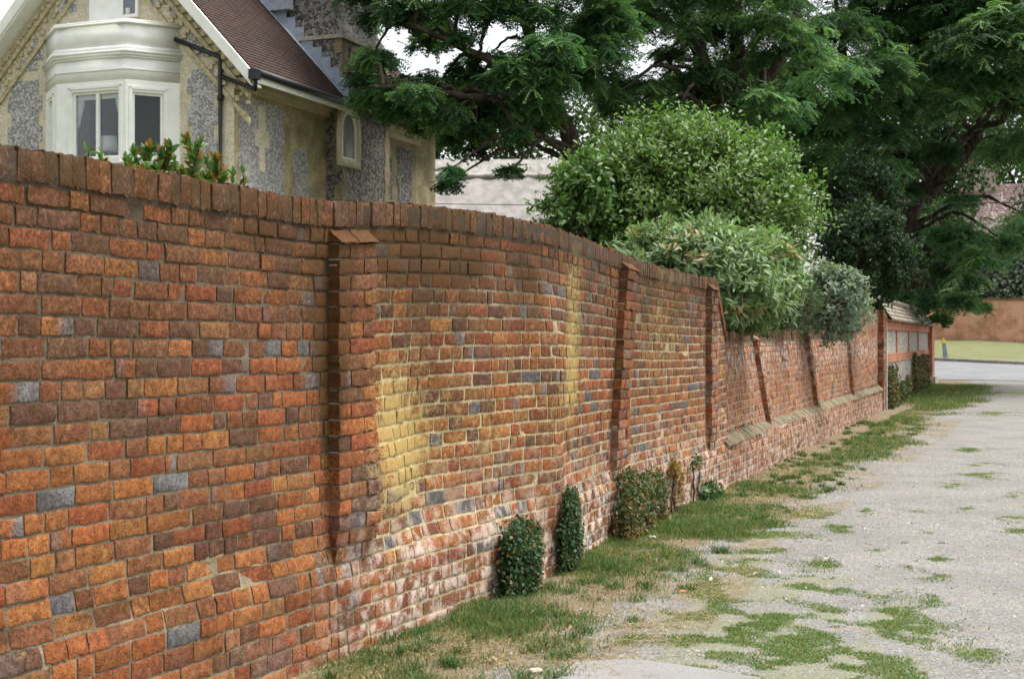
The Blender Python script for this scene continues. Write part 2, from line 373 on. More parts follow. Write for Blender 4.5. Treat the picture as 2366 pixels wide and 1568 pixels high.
PAL = np.array([(.268, .096, .033), (.295, .118, .040), (.225, .072, .030), (.18, .073, .034), (.125, .060, .036), (.235, .110, .048), (.125, .064, .042), (.112, .104, .104)])
def brick_cols(n, w):
    i = rng.choice(8, n, p=np.array(w)/sum(w)); c = PAL[i]*rng.uniform(.82, 1.18, (n, 1))*rng.uniform(.94, 1.06, (n, 3))
    return c, i
UT = np.array([0, .03, .2, .4, .6, .8, .97, 1.0]); VT = np.array([0, .07, .36, .64, .93, 1.0])
class Bricks:
    def __init__(s): s.V = []; s.F = []; s.C = []; s.S = []; s.n = 0
    def add(s, s0, s1, zfun, dfun, prot, depth, col, flare=None, stain=None, rough=.0011, tilt=.0022, edge=.0014):
        """s0,s1,prot: arrays (n); zfun(sv, v)->height ; dfun(s,z)->face offset"""
        n = len(s0); U, Vv = np.meshgrid(UT, VT, indexing='xy'); u = U.ravel(); v = Vv.ravel(); nu, nv = len(UT), len(VT)
        sv = s0[:, None]+(s1-s0)[:, None]*u[None]
        jit = rng.normal(0, .0022, sv.shape); e = ((u == 0) | (u == 1)); e2 = ((v == 0) | (v == 1))
        sv = sv+np.where(e[None], jit+rng.normal(0, .002, (n, 1)), 0)
        z = zfun(sv, v[None]+np.where(e2[None], rng.normal(0, .035, sv.shape), 0))
        d = dfun(sv, z)+prot[:, None]+rng.normal(0, tilt, (n, 1))*(u-.5)[None]+rng.normal(0, tilt*.6, (n, 1))*(v-.5)[None]
        ed = np.minimum(np.minimum(u, 1-u)*4, np.minimum(v, 1-v)*2); rnd = np.where(ed < .01, -edge, 0)-np.where(e & e2, edge*.8, 0)
        d = d+rnd[None]+rough*2.4*(fbm(sv*14, z*14, 0, 3)-.5)
        front = W3(sv, d, z)
        ring = [j for j in range(nu)]+[i*nu+nu-1 for i in range(1, nv)]+[(nv-1)*nu+j for j in range(nu-2, -1, -1)]+[i*nu for i in range(nv-2, 0, -1)]
        bd = np.median(d, axis=1)[:, None]-depth
        back = W3(sv[:, ring], bd+0*sv[:, ring], z[:, ring])
        m = nu*nv+len(ring); V = np.concatenate([front, back], 1).reshape(-1, 3)
        f = [(i*nu+j, i*nu+j+1, (i+1)*nu+j+1, (i+1)*nu+j) for i in range(nv-1) for j in range(nu-1)]
        r = len(ring); f += [(ring[(i+1) % r], ring[i], nu*nv+i, nu*nv+(i+1) % r) for i in range(r)]
        F = (np.array(f)[None]+(np.arange(n)*m)[:, None, None]).reshape(-1, 4)+s.n
        cu = np.concatenate([np.broadcast_to(u, (n, nu*nv)), np.broadcast_to(u[ring], (n, r))], 1)
        C = np.broadcast_to(col[:, None], (n, m, 3)).copy()
        S_ = np.concatenate([sv, sv[:, ring]], 1); Z_ = np.concatenate([z, z[:, ring]], 1)
        if flare is not None:                                   # kiln flare: one end burnt blue grey
            k = np.clip(flare[:, None], 0, 1)*sstep(.35, .65, np.where(flare[:, None] > .5, cu, 1-cu)+.25*(vnoise(S_*30, Z_*30)-.5))
            C = C*(1-k[..., None])+np.array([.165, .163, .166])*k[..., None]
        mott = (.78+.44*fbm(S_*9, Z_*12, 5.5, 3))[..., None]; C = C*mott
        s.V.append(V); s.F.append(F); s.C.append(C.reshape(-1, 3)); s.S.append((stain(S_, Z_) if stain else np.zeros(S_.shape+(3,))).reshape(-1, 3)); s.n += n*m
    def build(s, name, parent):
        return mk(name, np.concatenate(s.V), np.concatenate(s.F), BRICK, parent, 'angle', {'Col': np.concatenate(s.C), 'stain': np.concatenate(s.S)})

def g(a, b): return np.exp(-(a/b)**2)
MOSS_DARK = [(sx(975), 2.03, .24, .10, 1.2), (sx(930), 1.93, .16, .07, .9), (sx(1060), 1.95, .40, .09, .55), (sx(1220), 1.93, .11, .07, .8), (sx(620), 1.98, .14, .03, .7), (sx(840), 2.08, .3, .05, .6), (S1-.19, 1.75, .10, .5, .8), (S1-.2, 1.2, .05, .6, .5)]  # last two entries: darker upright band along the first strip's near side
def stain_wall(s, z):
    top = ztop(s)
    low = s > SE
    n = fbm(s*2.2, z*2.2, 7.7, 4)
    moss = np.where(low, .12, .30*sstep(1.3, .1, top-z)+.12*sstep(1.5, .5, top-z))*(.4+1.2*n)+.12*(.3+1.4*n)
    moss = moss+np.where(s < SE, .42*g(z-.50-.05*vnoise(s*1.3, 0.), .045)*sstep(.35, .6, fbm(s*2.6, z*3, 1.4, 3)), 0)
    for (a, b, c, d, k) in MOSS_DARK: moss = moss+k*g(s-a, c)*g(z-b, d)
    moss = np.where(s < S1-.1, moss+.10*g(z-.47, .06)*3*n, moss)
    lich = .70*g(s-sx(930), .32)*g(z-1.04, .40)+.34*g(s-sx(960), .5)*g(z-1.0, .45)
    lich = lich+.85*g(s-sx(1325), .26)*sstep(.7, 1.3, z)*sstep(2.25, 1.9, z)+.35*g(s-sx(1285), .4)*g(z-1.15, .4)
    lich = lich+.50*g(s-sx(1530), .75)*g(z-1.55, .35)+.2*g(s-sx(1540), .9)*g(z-2.0, .3)+.34*g(s-sx(1130), .7)*g(z-.98, .22)
    lich = lich*(.35+1.3*n)
    bay2 = sstep(S1-.5, S1+.4, s)
    wht = bay2*(1-sstep(SE-2, SE+2, s)*.5)*(.46*sstep(.75, .15, z)+.26*sstep(1.1, .5, z))*(.3+1.4*n)
    wht = wht+sstep(SE+.2, SE+1.2, s)*(.42*g(z-1.35, .28)+.12)*(.2+1.6*fbm(s*2.5, z*1.2, 2.2, 3))
    wht = wht+.25*g(s-sx(1660), .5)*g(z-1.4, .7)+.12*sstep(.35, .1, z)
    return np.stack([moss, lich, wht], -1)

def lay(B, sa, sb, k0, k1, low, weights, clip=None, grey=.07, jw=.011):
    for k in range(k0, k1):
        s = sa-rng.uniform(0, .2); L0, L1 = [], []
        patt = rng.integers(0, 2)
        while s < sb:
            r = rng.random(); l = (rng.normal(.200, .012) if (patt % 2 == 0) != (r < .46) else rng.normal(.104, .008)); l = l*rng.uniform(.55, .85) if rng.random() < .12 else l; patt += 1
            j = rng.normal(jw, .002); L0.append(s); L1.append(s+l); s += l+max(j, .006)
        a, b = np.array(L0), np.array(L1)
        a = np.maximum(a, sa); b = np.minimum(b, sb if clip is None else np.minimum(sb, clip(k)))
        ok = (b-a) > .035; a, b = a[ok], b[ok]; n = len(a)
        if not n: continue
        zc = float(bedz(np.array([(sa+sb)/2]), k+.5, low)[0]); col, idx = brick_cols(n, weights if (low or (sa+sb)/2 > S1+3 and k < 17 or k < 15) else ([.15, .06, .20, .24, .13,   .13, .05, .015] if k < 21 else [.09, .03, .17, .29, .19,   .14, .05, .015]))
        mid = (a+b)/2; topd = (zlow(mid) if low else ztop(mid))-zc
        if not low:                                             # soot and algae brown the upper courses
            f = .22*sstep(1.5, .05, topd)*np.where(mid < SE, 1, .4)*rng.uniform(.35, 1.25, n); col = col*(1-f[:, None])+np.array([.125, .068, .042])*f[:, None]*rng.uniform(.75, 1.25, (n, 1))
        fl = np.where(rng.random(n) < grey, rng.uniform(0, 1, n), 0.0)
        B.add(a, b, lambda sv, v, k=k: (lambda z0, z1: z0+jw/2+(z1-z0-jw)*v)(bedz(sv, k, low), bedz(sv, k+1, low)),
              lambda s_, z_: dface(s_, z_, low), rng.normal(.0005, .0016, n), .07, col, fl, stain_wall)

def mortar_sheet(name, sa, sb, zb, zt_fun, low, parent, ds=.03, nz=72, endfun=None):
    ss = np.arange(sa, sb+ds, ds); vv = np.linspace(0, 1, nz)
    S_, Vg = np.meshgrid(ss, vv, indexing='ij'); Z = zb+(zt_fun(S_)-zb)*Vg
    if endfun is not None: S_ = np.minimum(S_, endfun(Z))
    D = dface(S_, Z, low)-.0042+.0006*sstep(S1, S1+.3, S_)+.0040*(fbm(S_*16, Z*16, 2.1, 3)-.6)+np.where(Z > zt_fun(S_)-.105, .0125, 0)
    V = W3(S_, D, Z).reshape(-1, 3); a, b = S_.shape; i = np.arange(a*b).reshape(a, b)
    F = np.stack([i[:-1, :-1], i[1:, :-1], i[1:, 1:], i[:-1, 1:]], -1).reshape(-1, 4)
    n = fbm(S_*1.7, Z*2.3, 8.8, 4)
    dirty = np.array([.165, .135, .09]); cream = np.array([.46, .385, .24]); w = sstep(S1-.15, S1+.25, S_)*np.where(low, .55, 1)*(.55+.6*n)*sstep(2.25, 1.5, Z+.0*S_)
    w = np.clip(w+.35*sstep(.55, .45, fbm(S_*5, Z*7, 1.2, 3))*sstep(1.2, .5, Z), 0, 1)
    C = dirty[None, None]*(1-w[..., None])+cream[None, None]*w[..., None]
    C = C*(1-.55*sstep(.45, .1, zt_fun(S_)-Z)[..., None])
    sw = stain_wall(S_, Z); mo = np.clip((sw[..., 0:1]-.30)*2.2, 0, .92); C = C*(1-mo)+np.array([.05, .030, .012])*mo; li = np.clip(sw[..., 1:2], 0, 1)*.6; C = C*(1-li)+np.array([.46, .36, .13])*li
    o = mk(name, V, F, MORTAR, parent, True, {'Col': C.reshape(-1, 3)})
    return o

tall = thing('brick_garden_wall', tuple(W3(np.array(S1), 0, 0.0)), 'tall old red brick garden wall with mossy upright coping and three shallow buttress strips', 'garden wall')
lowt = thing('low_brick_wall', tuple(W3(np.array(sx(1850)), 0, 0.0)), 'lower leaning brick wall beyond the ramp, on a plinth with sloping sandy ledge', 'garden wall')

def end_of(z):                         # ramp at the far end of the tall wall
    z1, z0 = ztop(SE), float(zlow(SR)); return SE+np.clip((z1-z)/(z1-z0), 0, 1)*(SR-SE)
B = Bricks()
WN = [.26, .17, .19, .14, .08, .09, .05, .03]; WB = [.24, .12, .2, .13, .06, .14, .05, .06]
lay(B, S0, S1-.166, 0, 27, False, [.27, .16, .18, .15, .10, .09, .035, .015], grey=.11)
lay(B, S1-.166, SR, 0, 27, False, WB, clip=lambda k: float(end_of(bedz(np.array([SE]), k+.6, False)[0])), grey=.07, jw=.0145)
B.build('brickwork', tall)
mortar_sheet('mortar', S0, SR, -.05, lambda s: ztop(s)-.012, False, tall, endfun=lambda z: end_of(z)-.004)
# the wall's core and far face
ss = np.arange(S0, SR, .25); zz = np.minimum(ztop(ss)-.07, np.where(ss > SE, zlow(ss)+(ztop(SE)-zlow(SR))*(SR-ss)/(SR-SE)-.06, 9))
def core(name, ss, zz, d0, d1, mat, parent, lean=True):
    low = parent is lowt; n = len(ss)
    f0 = W3(ss, dface(ss, zz, low)+d0, zz); b1 = W3(ss, dface(ss, zz, low)+d1, zz); b0 = W3(ss, d1+0*ss, -.1+0*ss); g0 = W3(ss, d0-.14+0*ss, -.1+0*ss)
    V = np.concatenate([g0, f0, b1, b0]); i = np.arange(n-1)
    F = np.concatenate([np.stack([r*n+i, r*n+i+1, (r+1)*n+i+1, (r+1)*n+i], -1) for r in (0, 1, 2)])
    caps = np.array([[0, n, 2*n, 3*n], [n-1, 4*n-1, 3*n-1, 2*n-1]])
    U = np.concatenate([np.stack([ss, z_, 0*ss], -1) for z_ in (0*ss, zz, zz, 0*ss)])
    return mk(name, V, np.concatenate([F, caps]), mat, parent, False, {'uvw': U})
core('back_face', ss, zz, -.10, -.30, REDBRICK, tall)
# coping: bricks on edge
def coping(B, sa, sb, zt, h, low, pitch=.069):
    a = np.arange(sa, sb, pitch)+rng.normal(0, .003, len(np.arange(sa, sb, pitch))); b = a+pitch-rng.uniform(.003, .008, len(a)); n = len(a)
    col, _ = brick_cols(n, [.14, .06, .16, .3, .22, .16, .06, .02]); dn = rng.normal(0, .004, n)
    f = rng.uniform(.2, .8, (n, 1))*(.6 if low else 1); col = col*(1-f)+np.array([.095, .055, .036])*f
    def st(s, z):
        n_ = fbm(s*3, z*3, 4.4, 4); mo = np.where(s > SE, .24, .62)*(.45+1.1*n_); li = .35*g(s-sx(1480), 1.1)*n_
        return np.stack([mo, li, .12*n_], -1)
    B.add(a, b, lambda sv, v: zt(sv)-h+.004+(h+dn[:, None])*v, lambda s_, z_: dface(s_, np.minimum(z_, zt(s_)-h), low)+.012, rng.normal(0, .003, n), .30, col, None, st, rough=.0035, edge=.002)
B = Bricks(); coping(B, S0, SE+.02, ztop, .115, False); B.build('coping', tall)
mb = Bricks(); n = 11; a = np.linspace(SE, SR+.02, n+1)[:-1]
col, _ = brick_cols(n, [.3, .2, .2, .1, .05, .15, 0, 0])
_zr = lambda sv: ztop(SE)+(float(zlow(SR))-ztop(SE))*np.clip((sv-SE)/(SR-SE), 0, 1)
mb.add(a, a+(SR-SE)/n*.86, lambda sv, v: _zr(sv)-.105+.115*v, lambda s_, z_: dface(s_, z_, False)+.02, rng.normal(0, .004, n), .28, col, None, stain_wall)
mb.build('ramp_coping', tall)

# buttress strips
def strip(parent, sc_, w, low, ztp, z0=.40):
    B = Bricks(); K = 20 if low else 27; fade = (lambda z: 1.0) if low else (lambda z: sstep(.40, .66, z))
    k0 = 6; ks = [k for k in range(k0, K) if float(bedz(np.array([sc_]), k+1, low)[0]) < ztp]
    core_pts = []
    for k in ks:
        if k % 2: ed = [sc_-w/2, sc_-w/2+.108, sc_+w/2]
        else: ed = [sc_-w/2, sc_+w/2-.108, sc_+w/2]
        a = np.array(ed[:-1]); b = np.array(ed[1:])-.010; b[-1] += .010
        col, _ = brick_cols(len(a), [.25, .1, .28, .16, .1, .12, .05, .02]); dp = .062 if low else .060
        zc = float(bedz(np.array([sc_]), k+.5, low)[0]); f = 0 if low else .5*float(sstep(1.45, 2.0, zc)); col = col*(1-f)+np.array([.13, .07, .042])*f
        B.add(a, b, lambda sv, v, k=k: (lambda z0_, z1_: z0_+.005+(z1_-z0_-.010)*v)(bedz(sv, k, low), bedz(sv, k+1, low)),
              lambda s_, z_: dface(s_, z_, low)+dp*fade(z_), rng.normal(0, .003, len(a)), .13, col, np.where(rng.random(len(a)) < .1, .7, 0.), stain_wall)
    # weathered cap, two sloping bricks
    kt = ks[-1]+1; a = np.array([sc_-w/2-.004, sc_+.005]); b = np.array([sc_-.005, sc_+w/2+.004]); col, _ = brick_cols(2, [.1, .0, .3, .3, .3, 0, 0, 0])
    B.add(a, b, lambda sv, v: bedz(sv, kt, low)+.004+.06*v, lambda s_, z_: dface(s_, z_, low)+(.012+(dp+.01)*(.9-.9*sstep(0, .065, z_-bedz(s_, kt, low)))), np.zeros(2), .12, col, None, stain_wall)
    o = B.build('buttress_strip', parent)
    # mortar core of the strip
    zs = np.linspace(z0, float(bedz(np.array([sc_]), kt, low)[0]), 40); dd = dp-.017
    V = []; 
    for q, (ds_, de) in enumerate(((-w/2+.006, -.1), (-w/2+.006, dd), (w/2-.006, dd), (w/2-.006, -.1))):
        V.append(W3(sc_+ds_+0*zs, dface(sc_+ds_+0*zs, zs, low)+(dp*fade(zs)-.017 if de > 0 else de), zs))
    V = np.concatenate(V); i = np.arange(39); F = np.concatenate([np.stack([r*40+i, (r+1)*40+i, (r+1)*40+i+1, r*40+i+1], -1) for r in (0, 1, 2)])
    C = np.broadcast_to(np.array([.30, .25, .16]), (len(V), 3))*rng.uniform(.8, 1.2, (len(V), 1))
    mk('strip_mortar', V, F, MORTAR, o, False, {'Col': C}); return o
strip(tall, S1, .335, False, 2.04); strip(tall, S2, .32, False, 2.06); strip(tall, S3, .30, False, 2.05)

# the low wall
B = Bricks(); lay(B, SR, SZ, 0, 20, True, [.28, .16, .22, .10, .05, .13, .03, .03], grey=.03); B.build('brickwork', lowt)
mortar_sheet('mortar', SR, SZ, -.05, lambda s: zlow(s)-.012, True, lowt, ds=.05, nz=50)
ss = np.arange(SR, SZ, .3); core('back_face', ss, zlow(ss)-.06, -.09, -.28, REDBRICK, lowt)
B = Bricks(); coping(B, SR+.02, SZ, zlow, .10, True, .075); B.build('coping', lowt)
for px in (1800, 1905, 1982): strip(lowt, sx(px), .22, True, 1.60, .47)
# sloping ledge
B = Bricks(); a = np.arange(SE+.25, SZ, .17); n = len(a); col = np.array([.165, .138, .085])*rng.uniform(.75, 1.2, (n, 1))
B.add(a, a+.166, lambda sv, v: .455+.135*v+.012*(fbm(sv*.8, 1.1, 0, 2)-.5), lambda s_, z_: dface(s_, z_+.2, True)+.115-.125*sstep(0, 1, (z_-.455)/.135)+.012, rng.normal(0, .004, n), .05, col, None,
      lambda s, z: np.stack([.10+0*s, .30*fbm(s*3, z*3)+0*s, .1+0*s], -1), rough=.004)
B.build('plinth_ledge', lowt)
# end pier
B = Bricks()
for k in range(0, 28):
    s0_ = SZ; a = np.array([s0_, s0_+(.11 if k % 2 else .23)]); b = np.array([a[1]-.01, s0_+.34]); col, _ = brick_cols(2, [.3, .1, .3, .2, .1, 0, 0, 0])
    B.add(a, b, lambda sv, v, k=k: k*.0775+.004+.069*v, lambda s_, z_: 0*s_+.02, rng.normal(0, .003, 2), .36, col, None, stain_wall)
B.build('end_pier', lowt)
# ------------------------------------------------------------------ ground
def grid_obj(name, X, Y, Z, mat, attrs=None, kind='structure'):
    a, b = X.shape; i = np.arange(a*b).reshape(a, b)
    F = np.stack([i[:-1, :-1], i[1:, :-1], i[1:, 1:], i[:-1, 1:]], -1).reshape(-1, 4)
    o = mk(name, np.stack([X, Y, Z], -1).reshape(-1, 3), F, mat, None, True, {k: v.reshape(-1) if v.ndim == 2 else v.reshape(-1, 3) for k, v in (attrs or {}).items()})
    return tag(o, kind=kind)
def qgrid(q, x):
    Q, X = np.meshgrid(np.array(q, float), np.array(x, float), indexing='ij'); return X, Q-.36*(X-17.2)

def mat_lane():
    m, t, p, o = newmat('gravel_lane')
    P = pos(t); soil = attr(t, 'soil', 'Fac'); grn = attr(t, 'green', 'Fac')
    n1 = noise(t, 1.3, 5); n2 = noise(t, 45, 4, rough=.7); n3 = noise(t, 220, 2); n0 = noise(t, 7, 4)
    v = nd(t, 'ShaderNodeTexVoronoi', {'feature': 'F1'}, Vector=P, Scale=75.0); vc = nd(t, 'ShaderNodeSeparateXYZ', Vector=v.outputs['Color']).outputs[0]
    k = mth(t, 'MULTIPLY', ramp(t, n1, .3, .7, .86, 1.1), mth(t, 'MULTIPLY', ramp(t, n2, .25, .75, .72, 1.22), ramp(t, vc, .0, 1., .74, 1.22)))
    c = mix(t, 1.0, (.207, .199, .187), nd(t, 'ShaderNodeCombineXYZ', X=k, Y=k, Z=k).outputs[0], 'MULTIPLY')
    c = mix(t, ramp(t, n0, .50, .70, 0, .4), c, (.27, .215, .145))
    f = mth(t, 'ADD', soil, mth(t, 'ADD', mth(t, 'MULTIPLY', mth(t, 'SUBTRACT', n0, .5), .9), mth(t, 'MULTIPLY', mth(t, 'SUBTRACT', n2, .5), .8)))
    sc = mix(t, n2, (.085, .064, .040), (.255, .20, .125)); c = mix(t, ramp(t, f, .38, .62), c, sc)
    f = mth(t, 'ADD', grn, mth(t, 'ADD', mth(t, 'MULTIPLY', mth(t, 'SUBTRACT', n0, .5), .8), mth(t, 'MULTIPLY', mth(t, 'SUBTRACT', n2, .5), .9)))
    c = mix(t, ramp(t, f, .45, .80, 0, .5), c, mix(t, n3, (.12, .13, .055), (.21, .22, .11)))
    setc(t, p, c); b = bump(t, p, v.outputs['Distance'], .55, .012); bump(t, p, n2, .5, .012, b); p.inputs['Roughness'].default_value = .95
    return m
def mat_tarmac(name, c):
    m, t, p, o = newmat(name); n2 = noise(t, 60, 4, rough=.7); n1 = noise(t, 1.0, 5)
    k = mth(t, 'MULTIPLY', ramp(t, n1, .3, .7, .88, 1.1), ramp(t, n2, .25, .75, .82, 1.18))
    setc(t, p, mix(t, 1.0, c, nd(t, 'ShaderNodeCombineXYZ', X=k, Y=k, Z=k).outputs[0], 'MULTIPLY')); bump(t, p, n2, .4, .008); return m
def mat_turf(name, c1, c2, c3):
    m, t, p, o = newmat(name); n1 = noise(t, 1.2, 6, rough=.7); n2 = noise(t, 18, 5, rough=.7)
    c = mix(t, ramp(t, n1, .35, .65), c1, c2); c = mix(t, ramp(t, n2, .42, .72, 0, .8), c, c3); setc(t, p, c); bump(t, p, n2, .8, .06); return m

X, Y = qgrid([-90, -20, 10, 30, 36, 40, 44.7, 46.5, 50, 54, 58, 60, 63, 66, 72, 80, 120, 400], np.concatenate([[-160, -80, -40], np.arange(-20, 60, 4), [80, 140, 240]]))
grid_obj('ground', X, Y, terrain(X, Y)-.05, mat_turf('garden_ground', (.06, .085, .025), (.10, .11, .04), (.14, .11, .06)))

# grass patches on the lane, in (distance along, distance out) coordinates
def sd_of(px, py):
    Yd = EYE*FPX/(py-784); Xd = (px-1183)/FPX*Yd
    i = np.argmin((_X-Xd)**2+(_Y-Yd)**2); s = _sd[i]; tx, ty = _tx[i], _ty[i]
    return s+(Xd-_X[i])*tx+(Yd-_Y[i])*ty, (Xd-_X[i])*ty-(Yd-_Y[i])*tx
PATCH = [(1660, 1378, .45, .22), (1800, 1368, .5, .2), (1700, 1300, .5, .25), (1770, 1240, .35, .2), (1600, 1440, .4, .3), (1760, 1432, .35, .16), (1640, 1490, .5, .25), (1780, 1470, .4, .18),
         (2060, 1420, .35, .14), (2130, 1462, .32, .12), (2040, 1450, .3, .1), (1900, 1418, .25, .1), (2255, 1510, .2, .1), (1960, 1540, .45, .14), (2080, 1555, .4, .13), (1840, 1552, .5, .2), (1550, 1538, .3, .2),
         (1895, 1303, .16, .07), (1880, 1350, .35, .14), (1960, 1340, .2, .09), (1700, 1200, .45, .25), (1870, 1190, .3, .15), (2280, 1100, .3, .2), (2270, 1075, .2, .15), (2350, 1145, .2, .1), (2360, 1230, .15, .1),
         (2250, 1040, .4, .2), (2300, 955, 1.0, .3), (2350, 912, 1.5, .4), (2200, 1120, .3, .1), (2340, 1200, .2, .1), (1480, 1560, .3, .2), (1700, 1345, .3, .2), (1980, 1500, .3, .1), (1850, 1500, .35, .12)]
PSD = [sd_of(a, b)+(c*1.15, d*1.25) for a, b, c, d in PATCH]
def green_at(s, d):
    r = np.zeros(np.broadcast(s, d).shape)
    for (a, b, c, e) in PSD: r = np.maximum(r, np.exp(-((s-a)/c)**2-((d-b)/e)**2))
    return r
VS = [-60, 2, 5, 8, 11, 14, 18, 24, 30, 36, 42, 60]; VS = [S0-1+v for v in VS]
VW = [1.15, 1.2, 1.10, .88, .74, .80, .92, 1.05, 1.1, 1.5, 1.7, 1.0]
def vwidth(s): return np.interp(s, VS, VW)
def soil_at(s, d): return sstep(1.0, .0, d/(vwidth(s)*1.55))*1.15
s_ = np.concatenate([np.arange(S0-25, S0+1, 2.0), np.arange(S0+1, S0+24, .07), np.arange(S0+24, S0+50.5, .25)])
d_ = np.concatenate([np.arange(-.35, 4.2, .07), np.arange(4.2, 18, .6)])
Sg, Dg = np.meshgrid(s_, d_, indexing='ij'); _x, _y = Pxy(Sg); _a, _b = Tn(Sg); X = _x+_b*Dg; Y = _y-_a*Dg
lump = .022*(fbm(X*1.4, Y*1.4, 0, 4)-.5)+.05*sstep(.5, 0, Dg)*fbm(X*2, Y*2, 3, 3)*.6
q_ = Y+.36*(X-17.2); keep = sstep(47.4, 45.5, q_)
grid_obj('lane', X, Y, terrain(X, Y)+.006+lump*keep-.03*(1-keep), mat_lane(), {'soil': soil_at(Sg, Dg), 'green': green_at(Sg, Dg)})
def gz(s, d):
    x, y = Pxy(s); a, b = Tn(s); X = x+b*d; Y = y-a*d
    return X, Y, terrain(X, Y)+.006+.022*(fbm(X*1.4, Y*1.4, 0, 4)-.5)+.05*sstep(.5, 0, d)*fbm(X*2, Y*2, 3, 3)*.6

X, Y = qgrid(np.linspace(46.6, 58.0, 24), np.arange(-40, 130, 3.0)); grid_obj('road', X, Y, terrain(X, Y)+.004, mat_tarmac('road_tarmac', (.185, .188, .195)))
X, Y = qgrid(np.linspace(58.16, 66.2, 30), np.arange(-40, 130, 1.0)); grid_obj('grass_bank', X, Y, terrain(X, Y)+.10+.10*(fbm(X, Y, 0, 3)-.5), mat_turf('bank_turf', (.115, .15, .052), (.175, .175, .075), (.22, .205, .11)))
kr = MB()
for i in range(80):
    x0, x1 = 2+i*.92, 2+i*.92+.905
    P = []
    for dz in (0, 1):
        for (x, q) in ((x0, 57.99), (x1, 57.99), (x1, 58.17), (x0, 58.17)):
            y = q-.36*(x-17.2); P.append((x, y, float(terrain(x, y))+(-.15 if dz == 0 else .125)))
    kr.hexa(P)
tag(kr.build('kerb', mat_plain('kerb_stone', (.22, .20, .18), .9, .3, 6, .3)), kind='structure')
# tarmac apron in the near corner
pts = [sd_of(x, y) for x, y in ((1290, 1575), (1330, 1538), (1450, 1528), (1560, 1540), (1660, 1556), (1760, 1572))]
a0 = [(pts[0][0]-1.5, pts[0][1]), *pts, (pts[-1][0]-1.2, pts[-1][1])]
V = []
for (s, d) in a0:
    x, y, z = gz(np.array(s), np.array(d)); V.append((float(x), float(y), float(z)+.012))
V = np.array(V); cen = V.mean(0); cen[2] = V[:, 2].mean()
Vd = np.concatenate([[cen], V]); tag(mk('tarmac_apron', Vd, np.array([[0, i+1, (i+1) % len(V)+1] for i in range(len(V))]), mat_tarmac('old_tarmac', (.225, .219, .212)), None, True), kind='structure')

# ------------------------------------------------------------------ leaves
def place(T, F, O, Xd, Nn, L, Wd=None):
    """copies of template T (x along, y across, z out of the leaf) -> vertices, faces"""
    Xd = nrm(Xd); Yd = nrm(np.cross(Nn, Xd)); Zd = np.cross(Xd, Yd); L = np.asarray(L)[:, None, None]; Wd = L if Wd is None else np.asarray(Wd)[:, None, None]
    V = O[:, None]+T[None, :, 0:1]*Xd[:, None]*L+T[None, :, 1:2]*Yd[:, None]*Wd+T[None, :, 2:3]*Zd[:, None]*L
    n, m = len(O), len(T)
    Fs = (F[None]+(np.arange(n)*m)[:, None, None]).reshape(-1, F.shape[1]); return V.reshape(-1, 3), Fs, m
def leaf_T(wm=.5, droop=.25, fold=.16, tip=.72):
    T = []
    for t, w in ((0, .03), (.28, .46*2*wm), (tip, .36*2*wm), (1, .0)):
        T += [(t, -w/2, fold*w-droop*t*t), (t, 0, -droop*t*t), (t, w/2, fold*w-droop*t*t)]
    F = []
    for i in range(3):
        F += [(3*i, 3*i+3, 3*i+4, 3*i+1), (3*i+1, 3*i+4, 3*i+5, 3*i+2)]
    return np.array(T), np.array(F)
def pinnate_T(pairs=5, droop=.30):
    T, F = [], []
    def leaflet(x, sgn, l, w):
        z = -droop*x*x; b = len(T); dx = .55 if sgn else 1.0
        if sgn: T.extend([(x, 0, z), (x+l*.5-w*.55, sgn*l*.55, z-.05), (x+l*.62, sgn*l, z-.10), (x+l*.5+w*.5, sgn*l*.5, z-.05)])
        else: T.extend([(x, 0, z), (x+l*.5, -w*.5, z-.02), (x+l, 0, z-.08), (x+l*.5, w*.5, z-.02)])
        F.append((b, b+1, b+2, b+3))
    for i in range(pairs):
        x = .12+.78*i/(pairs-1)
        for sgn in (-1, 1): leaflet(x, sgn, .20, .15)
    leaflet(.93, 0, .20, .13); return np.array(T), np.array(F)
class Leaves:
    def __init__(s): s.V = []; s.F = []; s.C = []; s.n = 0
    def add(s, T, F, O, Xd, Nn, L, C, Wd=None):
        if not len(O): return
        V, Fs, m = place(T, F, O, Xd, Nn, L, Wd); s.V.append(V); s.F.append(Fs+s.n); s.C.append(np.repeat(C, m, 0)); s.n += len(V)
    def build(s, name, mat, parent=None, org=None):
        return mk(name, np.concatenate(s.V), s.F, mat, parent, False, {'Col': np.concatenate(s.C)}, org)
def rdir(n, zb=0.0):
    v = rng.normal(size=(n, 3)); v[:, 2] += zb; return nrm(v)
def vary(c, n, a=.25, b=.08): return np.array(c)*rng.uniform(1-a, 1+a, (n, 1))*rng.uniform(1-b, 1+b, (n, 3))
PT, PF = pinnate_T(5); LT, LF = leaf_T(.5); LT2, LF2 = leaf_T(.30, .35); LT3, LF3 = leaf_T(.8, .15, .1, .6)
# ------------------------------------------------------------------ flint house behind the wall
HA = math.radians(21.0); HU = np.array([math.cos(HA), -math.sin(HA), 0]); HV = np.array([math.sin(HA), math.cos(HA), 0])
HC = np.array([(541-1183)/FPX*26.0, 26.0, 0.0])
def hf(p): return tuple(HC-p[0]*HU+p[1]*HV+np.array([0, 0, p[2]]))       # (along the front to the left, depth, height)
def onfront(x, y, q=0.0):
    r = np.array([(x-1183)/FPX, 1.0, (784-y)/FPX]); k = ((HC+q*HV)@HV)/(r@HV); P = r*k; return float((HC-P)@HU), EYE+P[2]
def onflank(x, y, p=0.0):
    r = np.array([(x-1183)/FPX, 1.0, (784-y)/FPX]); c = HC-p*HU; k = (c@HU)/(r@HU); P = r*k; return float((P-HC)@HV), EYE+P[2]
house = thing('flint_house', tuple(HC), 'Victorian flint and buff brick gabled house with white bay window and brown tiled roof', 'house')
